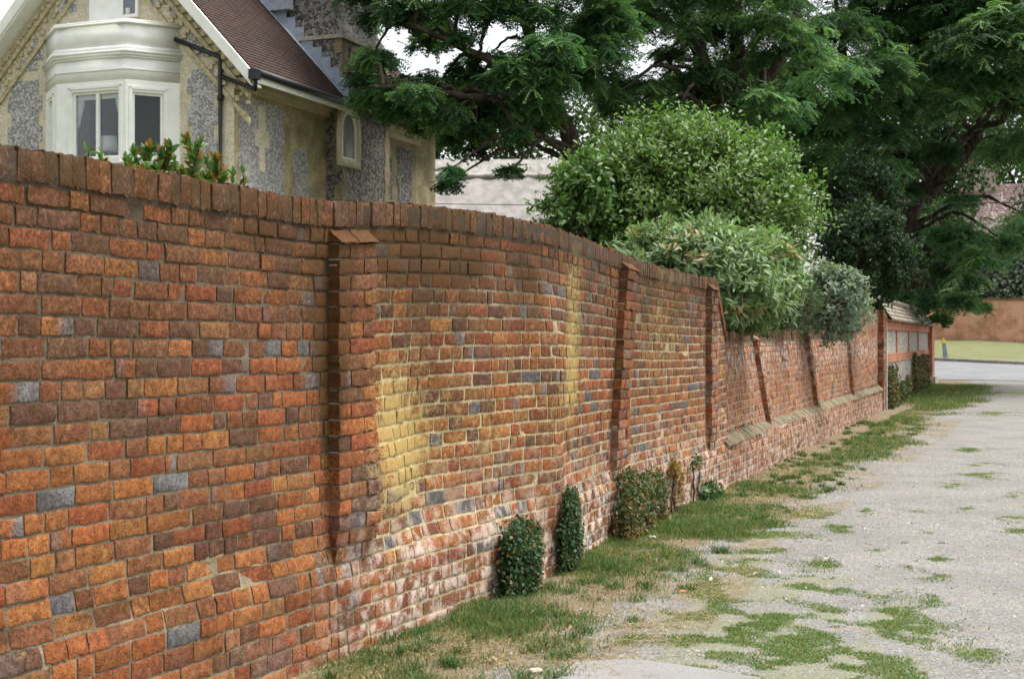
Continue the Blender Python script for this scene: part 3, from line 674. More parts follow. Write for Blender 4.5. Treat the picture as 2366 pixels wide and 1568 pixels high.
AP, AH = 2.80, 10.0; EH = 6.72; HW = 3.05; SL_ = (AH-EH)/HW
def slope_h(p): return AH-abs(p-AP)*SL_
mb = MB(hf)
# gabled front wall and flank as one prism
gp = [(0, -.5), (5.6, -.5), (5.6, slope_h(5.6)-.12), (AP, AH-.12), (0, slope_h(0)-.12)]
mb.add([hf((p, 0, h)) for p, h in gp], [(0, 1, 2, 3, 4)], [(p, h, 0) for p, h in gp])
mb.add([hf((p, 9, h)) for p, h in gp], [(4, 3, 2, 1, 0)], [(p, h, 0) for p, h in gp])
for p in (5.6,):
    mb.add([hf((p, 0, -.5)), hf((p, 9, -.5)), hf((p, 9, slope_h(p)-.12)), hf((p, 0, slope_h(p)-.12))], [(0, 1, 2, 3)], [(0, -.5, 0), (9, -.5, 0), (9, 6, 0), (0, 6, 0)])
mb.build('wall', BUFF, house)
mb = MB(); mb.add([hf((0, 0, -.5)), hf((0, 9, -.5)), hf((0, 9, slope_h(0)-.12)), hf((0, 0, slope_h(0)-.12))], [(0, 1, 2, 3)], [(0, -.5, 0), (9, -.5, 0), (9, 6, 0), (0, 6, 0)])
mb.build('side_wall', mat_bricktex('weathered_shaded_buff', (.34, .285, .17), (.41, .34, .20), (.36, .31, .21), .225, .075, .006, var=.3), house)  # darker than the front: weathering plus the trees' shade put into the colour
def toothed(name, rows, q0, q1, axis, par=house, mat=FLINT, tooth=.09, rh=.30):
    """flint panel with quoined edges: rows = (a0,a1,h0,h1)"""
    m = MB(hf)
    for (a0, a1, h0, h1) in rows:
        h = h0; i = 0
        while h < h1-.02:
            hh = min(rh, h1-h); t = tooth if i % 2 else 0
            if axis == 'f': m.box(min(a0, a1)+t, max(a0, a1)-t, q0, q1, h, h+hh)
            else: m.box(q0, q1, min(a0, a1)+t, max(a0, a1)-t, h, h+hh)
            h += hh; i += 1
    return m.build(name, mat, par)
def frow(x0, y0, x1, y1):
    a, h1 = onfront(x0, y0); b, _ = onfront(x1, y0); _, h0 = onfront((x0+x1)/2, y1); return (a, b, h0, h1)
for rows in ([frow(434, 163, 503, 440)], [frow(437, 82, 466, 107), frow(445, 107, 484, 133), frow(443, 58, 453, 82)], [frow(344, -20, 392, 13), frow(395, 14, 408, 40)],
             [frow(19, 191, 98, 400)], [frow(47, 140, 88, 165), frow(64, 113, 101, 140), frow(78, 88, 88, 113)], [frow(134, 8, 178, 30), frow(150, -20, 168, 8)]):
    toothed('flint_panel', rows, -.012, .05, 'f')
def krow(x0, y0, x1, y1, p=0.0):
    a, _ = onflank(x0, y1, p); b, _ = onflank(x1, y1, p); _, h0 = onflank((x0+x1)/2, y1, p); _, h1 = onflank((x0+x1)/2, y0, p); return (a, b, h0, h1)
r = krow(551, 213, 656, 470); toothed('flint_panel', [(r[0], r[1], r[2], 6.02)], -.012, .05, 'k', tooth=.05)
toothed('flint_panel', [(*krow(676, 320, 712, 470)[:3], 5.3)], -.012, .05, 'k', tooth=.08)
cr = MB(hf); a, h = onflank(603, 322)
for (a0, a1, h0, h1) in ((a-.13, a+.13, h+.16, h+.62), (a-.26, a+.26, h-.16, h+.16), (a-.10, a+.10, h-.62, h-.16)): cr.box(-.03, .02, a0, a1, h0, h1)
cr.build('stone_cross', BUFF, house)
# eaves moulding on the flank
mb = MB(hf); mb.box(-.10, .0, .0, 3.5, 6.10, 6.20); mb.box(-.16, .0, .0, 3.5, 6.20, 6.30); mb.box(-.24, 0, 0, 3.5, 6.40, 6.52)
for i in range(14): mb.box(-.20, 0, .1+i*.25, .1+i*.25+.13, 6.30, 6.40)
mb.build('eaves_cornice', BUFF, house)
# stepped and dentilled brickwork under the verges
for sg in (-1, 1):
    mb = MB(hf); L = math.hypot(HW+.3, (HW+.3)*SL_); n = int(L/.22)
    def at(t, off):                                   # point along the verge, off = distance below it
        p = AP+sg*t*HW*1.03; return p, slope_h(p)-off
    for (o0, o1, q) in ((.42, .50, -.07), (.74, .82, -.05)):
        P = [at(t, o) for t, o in ((.0, o0*1.45), (1.0, o0*1.45), (1.0, o1*1.45), (.0, o1*1.45))]
        mb.hexa([(P[0][0], q, P[0][1]), (P[1][0], q, P[1][1]), (P[1][0], .02, P[1][1]), (P[0][0], .02, P[0][1]),
                 (P[3][0], q, P[3][1]), (P[2][0], q, P[2][1]), (P[2][0], .02, P[2][1]), (P[3][0], .02, P[3][1])])
    for i in range(n):
        t = (i+.3)/n; p, h = at(t, .34*1.45); mb.box(p-.05, p+.05, -.07, .02, h-.05, h+.05)
        if i % 2 == 0: p, h = at(t, .66*1.45); mb.box(p-.045, p+.045, -.06, .02, h-.05, h+.05)
        p, h = at(t+.5/n, .56*1.45); mb.box(p-.035, p+.035, -.045, .02, h-.035, h+.035)
    mb.build('verge_corbels', mat_plain('corbel_brick', (.47, .40, .25), .85, .3, 12, .3), house)
# roof: two tiled slopes
for sg, nm in ((1, 'roof'), (-1, 'roof')):
    m = MB(); p0, p1 = AP, AP-sg*(HW+.32); h0, h1 = AH, slope_h(p1); q0, q1 = -.34, 9.2; L = math.hypot(p1-p0, h1-h0)
    nrow = int(L/.10)
    for i in range(nrow):                             # every course of tiles overlaps the one below
        t0, t1 = i/nrow, (i+1)/nrow; a = (p0+(p1-p0)*t0, h0+(h1-h0)*t0); b = (p0+(p1-p0)*t1, h0+(h1-h0)*t1)
        m.add([hf((a[0], q0, a[1]+.005)), hf((a[0], q1, a[1]+.005)), hf((b[0], q1, b[1]+.030)), hf((b[0], q0, b[1]+.030))], [(0, 1, 2, 3)], [(q0+.08*(i % 2), -L*t0, 0), (q1+.08*(i % 2), -L*t0, 0), (q1+.08*(i % 2), -L*t1, 0), (q0+.08*(i % 2), -L*t1, 0)])
        m.add([hf((b[0], q0, b[1]+.030)), hf((b[0], q1, b[1]+.030)), hf((b[0], q1, b[1]+.004)), hf((b[0], q0, b[1]+.004))], [(0, 1, 2, 3)])
    for (q) in (q0, q1):
        m.add([hf((p0, q, h0)), hf((p1, q, h1)), hf((p1, q, h1-.05)), hf((p0, q, h0-.05))], [(0, 1, 2, 3)])
    m.add([hf((p0, q0, h0-.05)), hf((p1, q0, h1-.05)), hf((p1, q1, h1-.05)), hf((p0, q1, h0-.05))], [(0, 1, 2, 3)])
    m.build(nm, TILE, house)
    m = MB(hf)                                        # white bargeboard
    m.hexa([(p0, -.40, h0-.30), (p1, -.40, h1-.26), (p1, -.35, h1-.26), (p0, -.35, h0-.30), (p0, -.40, h0-.02), (p1, -.40, h1-.01), (p1, -.35, h1-.01), (p0, -.35, h0-.02)])
    m.hexa([(p0, -.35, h0-.34), (p1, -.35, h1-.30), (p1, .0, h1-.30), (p0, .0, h0-.34), (p0, -.35, h0-.30), (p1, -.35, h1-.26), (p1, .0, h1-.26), (p0, .0, h0-.30)])
    m.build('bargeboard', WHITE, house)
m = MB(hf); m.tube([(AP, -.34, AH+.02), (AP, 9.2, AH+.02)], .10, 8); m.build('ridge_tiles', TILE, house)
# gutter, fascia, pipes
ge = AP-HW-.32
m = MB(hf); m.box(ge-.02, ge+.02, -.30, 3.55, slope_h(ge)-.22, slope_h(ge)-.02); m.build('fascia', WHITE, house)
m = MB(hf); m.tube([(ge-.07, -.42, slope_h(ge)-.05), (ge-.07, 3.62, slope_h(ge)-.08)], .065, 10); m.box(ge-.14, ge+.01, -.43, -.25, slope_h(ge)-.20, slope_h(ge)-.02); m.build('gutter', BLACK, house)
pA, hA = onfront(405, 91, -.06); pB, hB = onfront(508, 132, -.06)
m = MB(hf); m.tube([(pA, -.06, hA), (pB, -.06, hB), (pB-.01, -.06, hB-.10), (pB-.01, -.06, 0.0)], .045, 10)
for h in (hB-.75, hB-2.2): m.tube([(pB-.01, -.06, h-.05), (pB-.01, -.06, h+.05)], .06, 10)
m.build('downpipe', BLACK, house)
pC, hC = onfront(514, 178, -.06)
m = MB(hf); m.tube([(ge-.06, -.30, slope_h(ge)-.12), (ge-.05, -.28, slope_h(ge)-.36), (pC, -.07, hC)], .042, 10); m.build('downpipe', BLACK, house)

# the bay window
bay = [(1.17, 0), (1.82, -.75), (3.36, -.75), (4.22, 0)]
def off(d):
    return [(1.17-d, 0), (1.82-d*.45, -.75-d), (3.36+d*.45, -.75-d), (4.22+d, 0)]
bw_ = MB(hf); bw_.prism(bay, 6.90, 7.30); bay_o = bw_.build('bay_window', WHITE, house)
m = MB(hf); m.prism(off(.05), 7.30, 7.345); m.prism(off(.03), 7.345, 7.385); m.build('parapet_cap', WHITE, bay_o)
m = MB(hf)
for d, a, b in ((.03, 6.68, 6.72), (.06, 6.72, 6.77), (.085, 6.77, 6.82), (.04, 6.82, 6.90)): m.prism(off(d), a, b)
m.build('cornice', WHITE, bay_o)
m = MB(hf); m.prism(off(.0), 6.28, 6.68); m.prism(off(.018), 6.46, 6.49); m.build('frieze', WHITE, bay_o)
m = MB(hf); m.prism(off(.0), 0, 4.74); m.prism(off(.05), 4.74, 4.80); m.build('bay_base', WHITE, bay_o)
def face_frame(P, Q):
    P = np.array(P, float); Q = np.array(Q, float); L = np.linalg.norm(Q-P); e = (Q-P)/L; nn = np.array([e[1], -e[0]])
    if nn[1] > 0: nn = -nn
    return (lambda c: hf((P[0]+e[0]*c[0]+nn[0]*c[1], P[1]+e[1]*c[0]+nn[1]*c[1], c[2]))), L
def casement(P, Q, f0, f1, h0, h1, mull, first):
    fr, L = face_frame(P, Q); a0, a1 = f0*L, f1*L; m = MB(fr)
    H0, H1 = 4.80, 6.28
    m.box(0, a0, -.13, 0, H0, H1); m.box(a1, L, -.13, 0, H0, H1); m.box(a0, a1, -.13, 0, h1, H1); m.box(a0, a1, -.13, 0, H0, h0)
    # architrave
    for (x0, x1, z0, z1) in ((a0-.07, a0-.02, h0, h1+.09), (a1+.02, a1+.07, h0, h1+.09), (a0-.07, a1+.07, h1+.05, h1+.10)): m.box(x0, x1, 0, .025, z0, z1)
    m.box(a0-.06, a1+.06, 0, .06, h0-.06, h0-.005)
    o = m.build('window_frame', WHITE, bay_o)
    s = MB(fr); w = .045
    s.box(a0+.002, a0+w, -.11, -.05, h0+.002, h1-.002); s.box(a1-w, a1-.002, -.11, -.05, h0+.002, h1-.002); s.box(a0+w, a1-w, -.11, -.05, h1-w, h1-.002); s.box(a0+w, a1-w, -.11, -.05, h0+.002, h0+w)
    for f in mull: c = a0+(a1-a0)*f; s.box(c-.032, c+.032, -.108, -.04, h0+w, h1-w)
    s.build('sash', WHITE, bay_o)
    gl = MB(fr); gl.box(a0+w, a1-w, -.085, -.080, h0+w, h1-w); gl.build('glass_pane', GLASS, bay_o)
    return fr, a0, a1
# the right hand face, the middle face and the narrow left face
casement(bay[1], bay[0], .13, .70, 4.88, 6.06, (), 0)
fm, a0, a1 = casement(bay[2], bay[1], .22, .90, 4.86, 6.10, (.52,), 1)
casement(bay[3], bay[2], .25, .70, 4.90, 6.06, (), 0)
m = MB(fm)                                            # tied back white blinds in the top corners
for (x0, sgn) in ((a0+.03, 1), (a1-.03, -1)):
    pr = [(0, .0), (.16, 0), (.13, -.22), (.06, -.48), (.02, -.62), (0, -.62)]
    for i in range(len(pr)-2): pass
    n = len(pr); V = [fm((x0+sgn*p[0], y, 6.07+p[1])) for y in (-.16, -.14) for p in pr]
    m2 = [tuple(range(n)), tuple(range(2*n-1, n-1, -1))]+[(i, (i+1) % n, n+(i+1) % n, n+i) for i in range(n)]
    m.add(V, m2)
m.box(a0+.02, a1-.02, -.16, -.13, 5.97, 6.09)
m.build('window_blind', FABRIC, bay_o)
m = MB(hf); m.box(1.3, 4.1, -.02, .0, 4.7, 6.2); m.build('dark_room_panel', DARKROOM, bay_o)  # flat panel on the wall; the unlit room's darkness is put into its colour
m = MB(hf); m.prism([(1.3, -.02), (1.85, -.60), (3.33, -.60), (4.0, -.02)], 4.80, 4.83); m.build('window_board', WHITE, bay_o)
# dark hanging curtain
m = MB(fm)
for i in range(6): m.tube([(a0+.06+i*.035, -.20-.015*(i % 2), 4.84), (a0+.06+i*.033, -.20-.015*(i % 2), 6.0)], .022, 6)
m.build('curtain', mat_plain('brown_curtain', (.06, .045, .03), .9, .3, 10, 0), bay_o)
# lamp on the window board
lc = np.array(fm((a0+(a1-a0)*.56, -.32, 4.832)))
lamp = thing('table_lamp', tuple(lc), 'white drum shade table lamp standing inside the bay window', 'lamp')
def lathe(c, prof, n=18):
    th = np.arange(n)*2*math.pi/n; V = np.array([[c[0]+r*math.cos(a), c[1]+r*math.sin(a), c[2]+z] for r, z in prof for a in th]); L = len(prof)
    F = [(i*n+j, i*n+(j+1) % n, (i+1)*n+(j+1) % n, (i+1)*n+j) for i in range(L-1) for j in range(n)]; return V, F
V, F = lathe(lc, [(.13, .19), (.155, .19), (.175, .19), (.14, .47), (.13, .47), (.165, .20)]); mk('lamp_shade', V, F, FABRIC, lamp, True)
V, F = lathe(lc, [(.001, 0), (.07, 0), (.07, .012), (.03, .03), (.05, .09), (.03, .15), (.01, .17), (.01, .30)]); mk('lamp_base', V, F, STONE, lamp, True)
# upper window
m = MB(hf); p0, _ = onfront(210, 20); p1, _ = onfront(322, 20); pm, _ = onfront(282, 20); hb = onfront(266, 38)[1]; ht = 8.9
m.box(p1, p0, -.06, .0, hb-.06, hb); m.box(p0-.12, p0, -.05, 0, hb, ht); m.box(p1, p1+.06, -.05, 0, hb, ht); m.box(pm-.05, pm+.05, -.045, 0, hb, ht); m.box(p1, p0, -.05, 0, ht, ht+.08)
uw = m.build('upper_window', WHITE, house)
m = MB(hf); m.box(p1+.06, pm-.05, -.02, -.012, hb, ht); m.build('glass_pane', mat_plain('grey_glass', (.16, .17, .19), .12, .1, 2, 0, spec=.6), uw)
m = MB(hf); m.box(pm+.05, p0-.12, -.025, -.012, hb, ht); m.build('shutter', WHITE, uw)
m = MB(hf); m.tube([(p1+.24, -.012, hb), (p1+.24, -.012, hb+.12)], .05, 10); m.build('ornament', FABRIC, uw)

# chimney breast and stack on the flank
PO = -.36
m = MB(hf)
m.box(PO, 2.2, 3.50, 5.72, -.5, 7.78)
m.hexa([(PO, 3.50, 7.78), (2.2, 3.50, 7.78), (2.2, 5.72, 7.78), (PO, 5.72, 7.78), (PO+.22, 3.62, 8.16), (2.0, 3.62, 8.16), (2.0, 5.60, 8.16), (PO+.22, 5.60, 8.16)])
m.box(PO+.22, 2.0, 3.62, 5.60, 8.16, 11.5)
FLINTD = mat_flint('dark_flint', 19.0, (.05, .05, .05), (.33, .31, .28), (.22, .20, .155)); GREYBUFF = mat_bricktex('grey_buff_brick', (.25, .21, .135), (.31, .255, .16), (.27, .235, .165), .3, .10, .006, var=.3)
ch = m.build('chimney_breast', FLINTD, house)
m = MB(hf); m.box(PO-.05, 2.25, 3.44, 5.78, 7.70, 7.78); m.build('string_course', STONE, ch)
m = MB(hf)
for q in (3.85, 4.45, 5.05):                          # blind arches
    m.box(PO-.03, PO, q, q+.08, 6.75, 7.6)
m.box(PO-.03, PO, 3.85, 5.13, 7.5, 7.62); m.build('blind_arcade', GREYBUFF, ch)
toothed('quoin', [(3.49, 3.72, -.4, 7.7)], PO-.012, PO+.16, 'k', ch, GREYBUFF, tooth=.05)
toothed('quoin', [(5.45, 5.73, -.4, 7.7)], PO-.012, PO+.05, 'k', ch, GREYBUFF, tooth=.05)
# arched window
qa, _ = onflank(791, 320, PO); qb, _ = onflank(816, 320, PO); qc = (qa+qb)/2; w2 = (qb-qa)/2+.10; h0 = 5.22; h1 = 5.84
def arch(w, hh0, hh1, n=12):
    return [(qc-w, hh0), (qc+w, hh0)]+[(qc+w*math.cos(a), hh1+w*1.25*math.sin(a)) for a in np.linspace(0, math.pi, n)]
def arch_ring(wo, wi, p0, p1, ho=h0, hi=h0+.05):
    A = arch(wo, ho, h1); Bq = arch(wi, hi, h1); n = len(A); V = [hf((p, q, h)) for p in (p0, p1) for L_ in (A, Bq) for q, h in L_]
    F = []
    for i in range(n):
        j = (i+1) % n; F += [(i, j, n+j, n+i), (2*n+i, 3*n+i, 3*n+j, 2*n+j), (i, 2*n+i, 2*n+j, j), (n+i, n+j, 3*n+j, 3*n+i)]
    return V, F
m = MB(); V, F = arch_ring(w2+.16, w2, PO-.05, PO, h0-.14, h0); m.add(V, F); aw = m.build('arched_window', BUFF, house)
m = MB(); V, F = arch_ring(w2, w2-.07, PO-.035, PO); m.add(V, F); m.build('window_frame', WHITE, aw)
A = arch(w2-.07, h0+.05, h1); mk('glass_pane', np.array([hf((PO-.006, q, h)) for q, h in A]), [tuple(range(len(A)))], mat_plain('dull_glass', (.20, .21, .21), .15, .1, 2, 0, spec=.6), aw)
# lead flashing between roof and stack
m = MB()
def rp(p, q, dz=.045): return hf((p, q, slope_h(p)+dz))
n = 12
for i in range(n):
    pa = ge+.05+(1.9-ge)*i/n; pb = ge+.05+(1.9-ge)*(i+1)/n; hh = slope_h(pb)+.24
    m.add([rp(pa, 3.26), rp(pa, 3.50), rp(pb, 3.50), rp(pb, 3.26)], [(0, 1, 2, 3)])
    m.add([hf((pa, 3.485, slope_h(pa)+.03)), hf((pb, 3.485, slope_h(pb)+.03)), hf((pb, 3.485, hh)), hf((pa, 3.485, hh))], [(0, 1, 2, 3)])
m.build('lead_flashing', LEAD, house)
m = MB(hf); m.box(.75, 1.9, 3.30, 3.46, 8.35, 9.6); m.build('lead_panel', LEAD, house)
# lower wing
m = MB(hf); m.box(-.05, 5, 5.72, 7.80, -.5, 6.3); m.build('wing_wall', GREYBUFF, house)
toothed('flint_panel', [(6.0, 6.55, -.4, 5.6), (6.75, 7.55, -.4, 5.9)], -.062, 0, 'k', house, FLINTD, tooth=.05)
m = MB(hf); m.box(-.12, -.05, 5.72, 7.9, 6.05, 6.18); m.box(-.2, -.05, 5.72, 7.95, 6.18, 6.32); m.build('eaves_cornice', BUFF, house)
m = MB()
for i in range(24):
    t0, t1 = i/24, (i+1)/24; a = (1.6-2.0*t0, 8.2-1.85*t0); b = (1.6-2.0*t1, 8.2-1.85*t1)
    m.add([hf((a[0], 5.75, a[1])), hf((a[0], 8.1, a[1])), hf((b[0], 8.1, b[1]+.03)), hf((b[0], 5.75, b[1]+.03))], [(0, 1, 2, 3)], [(0, -2.7*t0, 0), (2.3, -2.7*t0, 0), (2.3, -2.7*t1, 0), (0, -2.7*t1, 0)])
m.add([hf((1.6, 8.1, 8.2)), hf((-.4, 8.1, 6.35)), hf((5, 8.1, 6.35))], [(0, 1, 2)])
m.build('wing_roof', TILE2, house)
q, _ = onflank(892, 380, -.12); m = MB(hf); m.tube([(-.13, q, 6.3), (-.13, q, 0)], .05, 10); m.tube([(-.13, q, 5.2), (-.13, q, 5.3)], .07, 10); m.build('downpipe', BLACK, house)

# ------------------------------------------------------------------ thatched cottage farther back
def fr_at(cx, cy, ang):
    c, s = math.cos(ang), math.sin(ang); return lambda p: (cx+c*p[0]-s*p[1], cy+s*p[0]+c*p[1], p[2])
cot = thing('thatched_cottage', (0, 40, 0), 'cottage with a long pale grey thatched roof behind the flint house and garden', 'cottage')
f = fr_at(-1.0, 42.0, math.radians(2))
def thatch_slab(name, x0, x1, y0, z0, y1, z1, th, mat, amp=.05, scallop=False, hip=0.0):
    nx, ny = 90, 26; U, V_ = np.meshgrid(np.linspace(0, 1, nx), np.linspace(0, 1, ny), indexing='ij')
    X = x0-hip*V_+(x1-x0+2*hip*V_)*U; Y = y0+(y1-y0)*V_; Z = z0+(z1-z0)*V_+amp*(fbm(X*1.1, Y*1.1, 4.4, 4)-.5)*2+.02*(fbm(X*9, Y*3, 1, 2)-.5)
    if scallop: Y = Y-(V_ > .9)*.12*np.abs(np.sin(X*4.2)); 
    Pn = np.stack([X, Y, Z], -1).reshape(-1, 3); Pn2 = Pn+np.array([0, .0, -th]); i = np.arange(nx*ny).reshape(nx, ny); k = nx*ny
    F = [np.stack([i[:-1, :-1], i[1:, :-1], i[1:, 1:], i[:-1, 1:]], -1).reshape(-1, 4)]
    F.append(F[0][:, ::-1]+k)
    for a in (i[:, 0], i[:, -1], i[0], i[-1]): F.append(np.stack([a[:-1], a[1:], a[1:]+k, a[:-1]+k], -1))
    VV = np.array([f(p) for p in np.concatenate([Pn, Pn2])]); return mk(name, VV, np.concatenate(F), mat, cot, True)
thatch_slab('thatch_roof', -7, 6.4, 0, 6.72, -4.2, 2.2, .35, THATCH)
thatch_slab('thatch_roof', -7, 6.4, .02, 6.72, 4.2, 2.2, .35, THATCH)
thatch_slab('ridge_cap', -7.1, 6.5, .0, 6.84, -.40, 6.34, .10, mat_plain('ridge_thatch', (.37, .35, .325), .95, .22, 6, .9, 30), .03, True)
thatch_slab('ridge_cap', -7.1, 6.5, .02, 6.84, .40, 6.34, .10, THATCH, .03, True)
m = MB(f); m.box(-6.7, 6.1, -3.6, 3.6, -.3, 2.55); m.build('wall', RENDER, cot)
for s in (-6.7, 5.9):
    m = MB(f); m.hexa([(s, -3.6, 2.55), (s+.2, -3.6, 2.55), (s+.2, 3.6, 2.55), (s, 3.6, 2.55), (s, -.05, 6.3), (s+.2, -.05, 6.3), (s+.2, .05, 6.3), (s, .05, 6.3)]); m.build('gable', RENDER, cot)
m = MB(f); m.box(5.0, 5.7, -.4, .4, 6.0, 7.9); m.box(4.95, 5.75, -.45, .45, 7.75, 7.85); m.build('chimney', REDBRICK, cot)
wire = MB(); xs = np.linspace(-9, 16, 30); wire.tube([(x, 36.2+.02*x, 5.0-.18*(1-((x-3.5)/12.5)**2)+.12) for x in xs], .011, 6)
tag(wire.build('overhead_cable', BLACK, org=(3, 36, 5)), 'thin dark cable strung level across the pale thatched roof', 'cable')

# ------------------------------------------------------------------ flint and brick wall at the lane's end
A0 = np.array(W3(np.array(SZ+.34), 0, 0.)); dirv = nrm(np.array([13.60, 46.2, 0])-np.array([A0[0], A0[1], 0])); nv_ = np.array([dirv[1], -dirv[0], 0])
FLn = float(np.linalg.norm(np.array([13.6, 46.2])-A0[:2]))
def ff(p): return tuple(np.array([A0[0], A0[1], 0])+dirv*p[0]+nv_*p[1]+np.array([0, 0, p[2]]))
fw = thing('flint_wall', ff((FLn/2, 0, 0)), 'flint panelled boundary wall with red brick bands and a little tiled roof', 'boundary wall')
m = MB(ff); m.box(.02, FLn-1.2, -.32, -.02, -.2, 1.92); m.build('flint_panel', FLINT2, fw)
zb = lambda t: 1.13+.02*t/FLn
m = MB(ff); m.box(.3, FLn-1.2, -.05, .01, 1.02, 1.22); m.build('brick_band', REDBRICK, fw)
m = MB(ff); m.box(.02, FLn-1.2, -.36, .03, 1.74, 1.92); m.box(.02, FLn-1.2, -.38, .07, 1.92, 1.99); m.build('brick_cornice', REDBRICK, fw)
for t in (3.2, 7.0, 10.6): m = MB(ff); m.box(t, t+.28, -.05, .008, 1.22, 1.74); m.build('brick_pier', REDBRICK, fw)
m = MB(ff); m.box(0.03, .18, -.2, .05, -.1, 2.1); m.build('pale_post', STONE, fw)
for (y0, y1) in ((.17, -.15), (-.48, -.15)):
    m = MB()
    for i in range(5):
        a, b = i/5, (i+1)/5; ya, yb = y1+(y0-y1)*a, y1+(y0-y1)*b; za, zb_ = 2.42-.46*a, 2.42-.46*b
        m.add([ff((.0, ya, za)), ff((FLn-.6, ya, za)), ff((FLn-.6, yb, zb_+.025)), ff((0, yb, zb_+.025))], [(0, 1, 2, 3)], [(0, -a*.6, 0), (FLn, -a*.6, 0), (FLn, -b*.6, 0), (0, -b*.6, 0)])
    m.add([ff((0, y0, 1.955)), ff((FLn-.6, y0, 1.955)), ff((FLn-.6, y1, 2.40)), ff((0, y1, 2.40))], [(0, 1, 2, 3)])
    m.build('tiled_coping', TILE2, fw)
m = MB(ff); m.tube([(0, -.155, 2.42), (FLn-.6, -.155, 2.43)], .07, 8); m.build('ridge_tiles', TILE2, fw)
m = MB(ff); m.box(FLn-1.2, FLn, -.5, .12, .36, 2.12); m.box(FLn-1.25, FLn+.04, -.55, .16, 2.12, 2.2); m.build('end_pier', REDBRICK, fw)
m = MB(ff); m.box(FLn-1.3, FLn+.08, -.55, .22, -.2, .36); m.build('stone_base', STONE, fw)

# ------------------------------------------------------------------ across the road
def qx(x, q): return (x, q-.36*(x-17.2))
ang = math.atan2(-.36, 1); f2 = fr_at(*qx(17.2, 66.3), ang)
far = thing('far_brick_wall', (*qx(24, 66.3), 1.3), 'long weathered pinkish brick wall above the grass bank across the road', 'garden wall')
m = MB(f2); m.box(-12, 60, 0, .35, -1.8, 3.30); m.build('brickwork', PINKBRICK, far)
m = MB(f2); m.box(-12, 60, -.04, .39, 3.30, 3.40); m.build('coping', mat_bricktex('brown_coping', (.22, .11, .07), (.17, .09, .06), (.2, .15, .1), .11, .2, .01), far)
# leaning marker post
Yp = 58.4; Xp = (2185-1183)/FPX*Yp; zp = float(terrain(Xp, Yp))+.08; tp = .045
post = thing('marker_post', (Xp, Yp, zp), 'leaning grey marker post with yellow top on the grass bank', 'post')
def pf(p): return (Xp+p[0]-.12*p[2], Yp+p[1], zp+p[2])
m = MB(pf); m.hexa([(-.08, -.06, -.1), (.08, -.06, -.1), (.08, .06, -.1), (-.08, .06, -.1), (-.065, -.05, .60), (.065, -.05, .60), (.065, .05, .60), (-.065, .05, .60)]); m.build('post_shaft', mat_plain('grey_post', (.20, .24, .29), .7, .1, 8, .1), post)
m = MB(pf); m.hexa([(-.067, -.052, .60), (.067, -.052, .60), (.067, .052, .60), (-.067, .052, .60), (-.03, -.045, .82), (.03, -.045, .82), (.03, .045, .82), (-.03, .045, .82)]); m.build('reflector_cap', mat_plain('yellow_reflector', (.75, .50, .02), .5, .05, 8, 0), post)
# brick house glimpsed through the leaves
f3 = fr_at((2330-1183)/FPX*92, 92, math.radians(-12)); bh = thing('brick_house', f3((0, 0, 2)), 'distant brick house roof and chimney glimpsed through leaves at the right edge', 'house')
m = MB(f3); m.box(-4.4, 8, 0, 8, 0, 8.2); m.build('wall', REDBRICK, bh)
m = MB()
for i in range(30):
    a, b = i/30, (i+1)/30
    m.add([f3((-4.6+2.2*(1-a), 4-4.6*a, 12.0-4.0*a)), f3((8, 4-4.6*a, 12.0-4.0*a)), f3((8, 4-4.6*b, 12.03-4.0*b)), f3((-4.6+2.2*(1-b), 4-4.6*b, 12.03-4.0*b))], [(0, 1, 2, 3)], [(0, -6*a, 0), (12, -6*a, 0), (12, -6*b, 0), (0, -6*b, 0)])
m.add([f3((-2.4, 4, 12)), f3((-4.6, -.6, 8)), f3((-4.6, 8.6, 8))], [(0, 1, 2)])
rf = m.build('roof', mat_tiles('purple_tiles', (.17, .10, .085), (.14, .09, .08), (.24, .21, .21), .2, .3), bh)
m = MB(f3); m.box(-2.6, -.2, 3.4, 4.4, 10.8, 12.9); m.box(-2.75, -.05, 3.3, 4.5, 12.9, 13.15); ck = m.build('chimney', STONE, rf)
for x in (-2.0, -.85):
    V, F = lathe(np.array(f3((x, 3.9, 13.15))), [(.28, 0), (.22, .15), (.22, .9), (.30, .95), (.30, 1.1), (.18, 1.1)], 12); mk('chimney_pot', V, F, mat_plain('terracotta', (.50, .24, .12), .8, .15, 6, .1), bh, True)
f4 = fr_at(20.5, 78, math.radians(-18)); wc = thing('white_cottage', f4((0, 0, 2)), 'white rendered cottage glimpsed under branches beyond the far brick wall', 'cottage')
m = MB(f4); m.box(-1.6, 3.6, 0, 6, 0, 5.0); m.build('wall', RENDER, wc)
m = MB(f4); m.hexa([(-1.9, -.4, 5.0), (3.9, -.4, 5.0), (3.9, 6.4, 5.0), (-1.9, 6.4, 5.0), (-1.9, 2.9, 8), (3.9, 2.9, 8), (3.9, 3.1, 8), (-1.9, 3.1, 8)]); m.build('roof', TILE2, wc)
m = MB(f4); m.box(.8, 1.7, -.03, 0, 3.2, 4.3); m.build('window', mat_plain('dark_pane', (.04, .045, .05), .2, .1, 2, 0, spec=.5), wc)
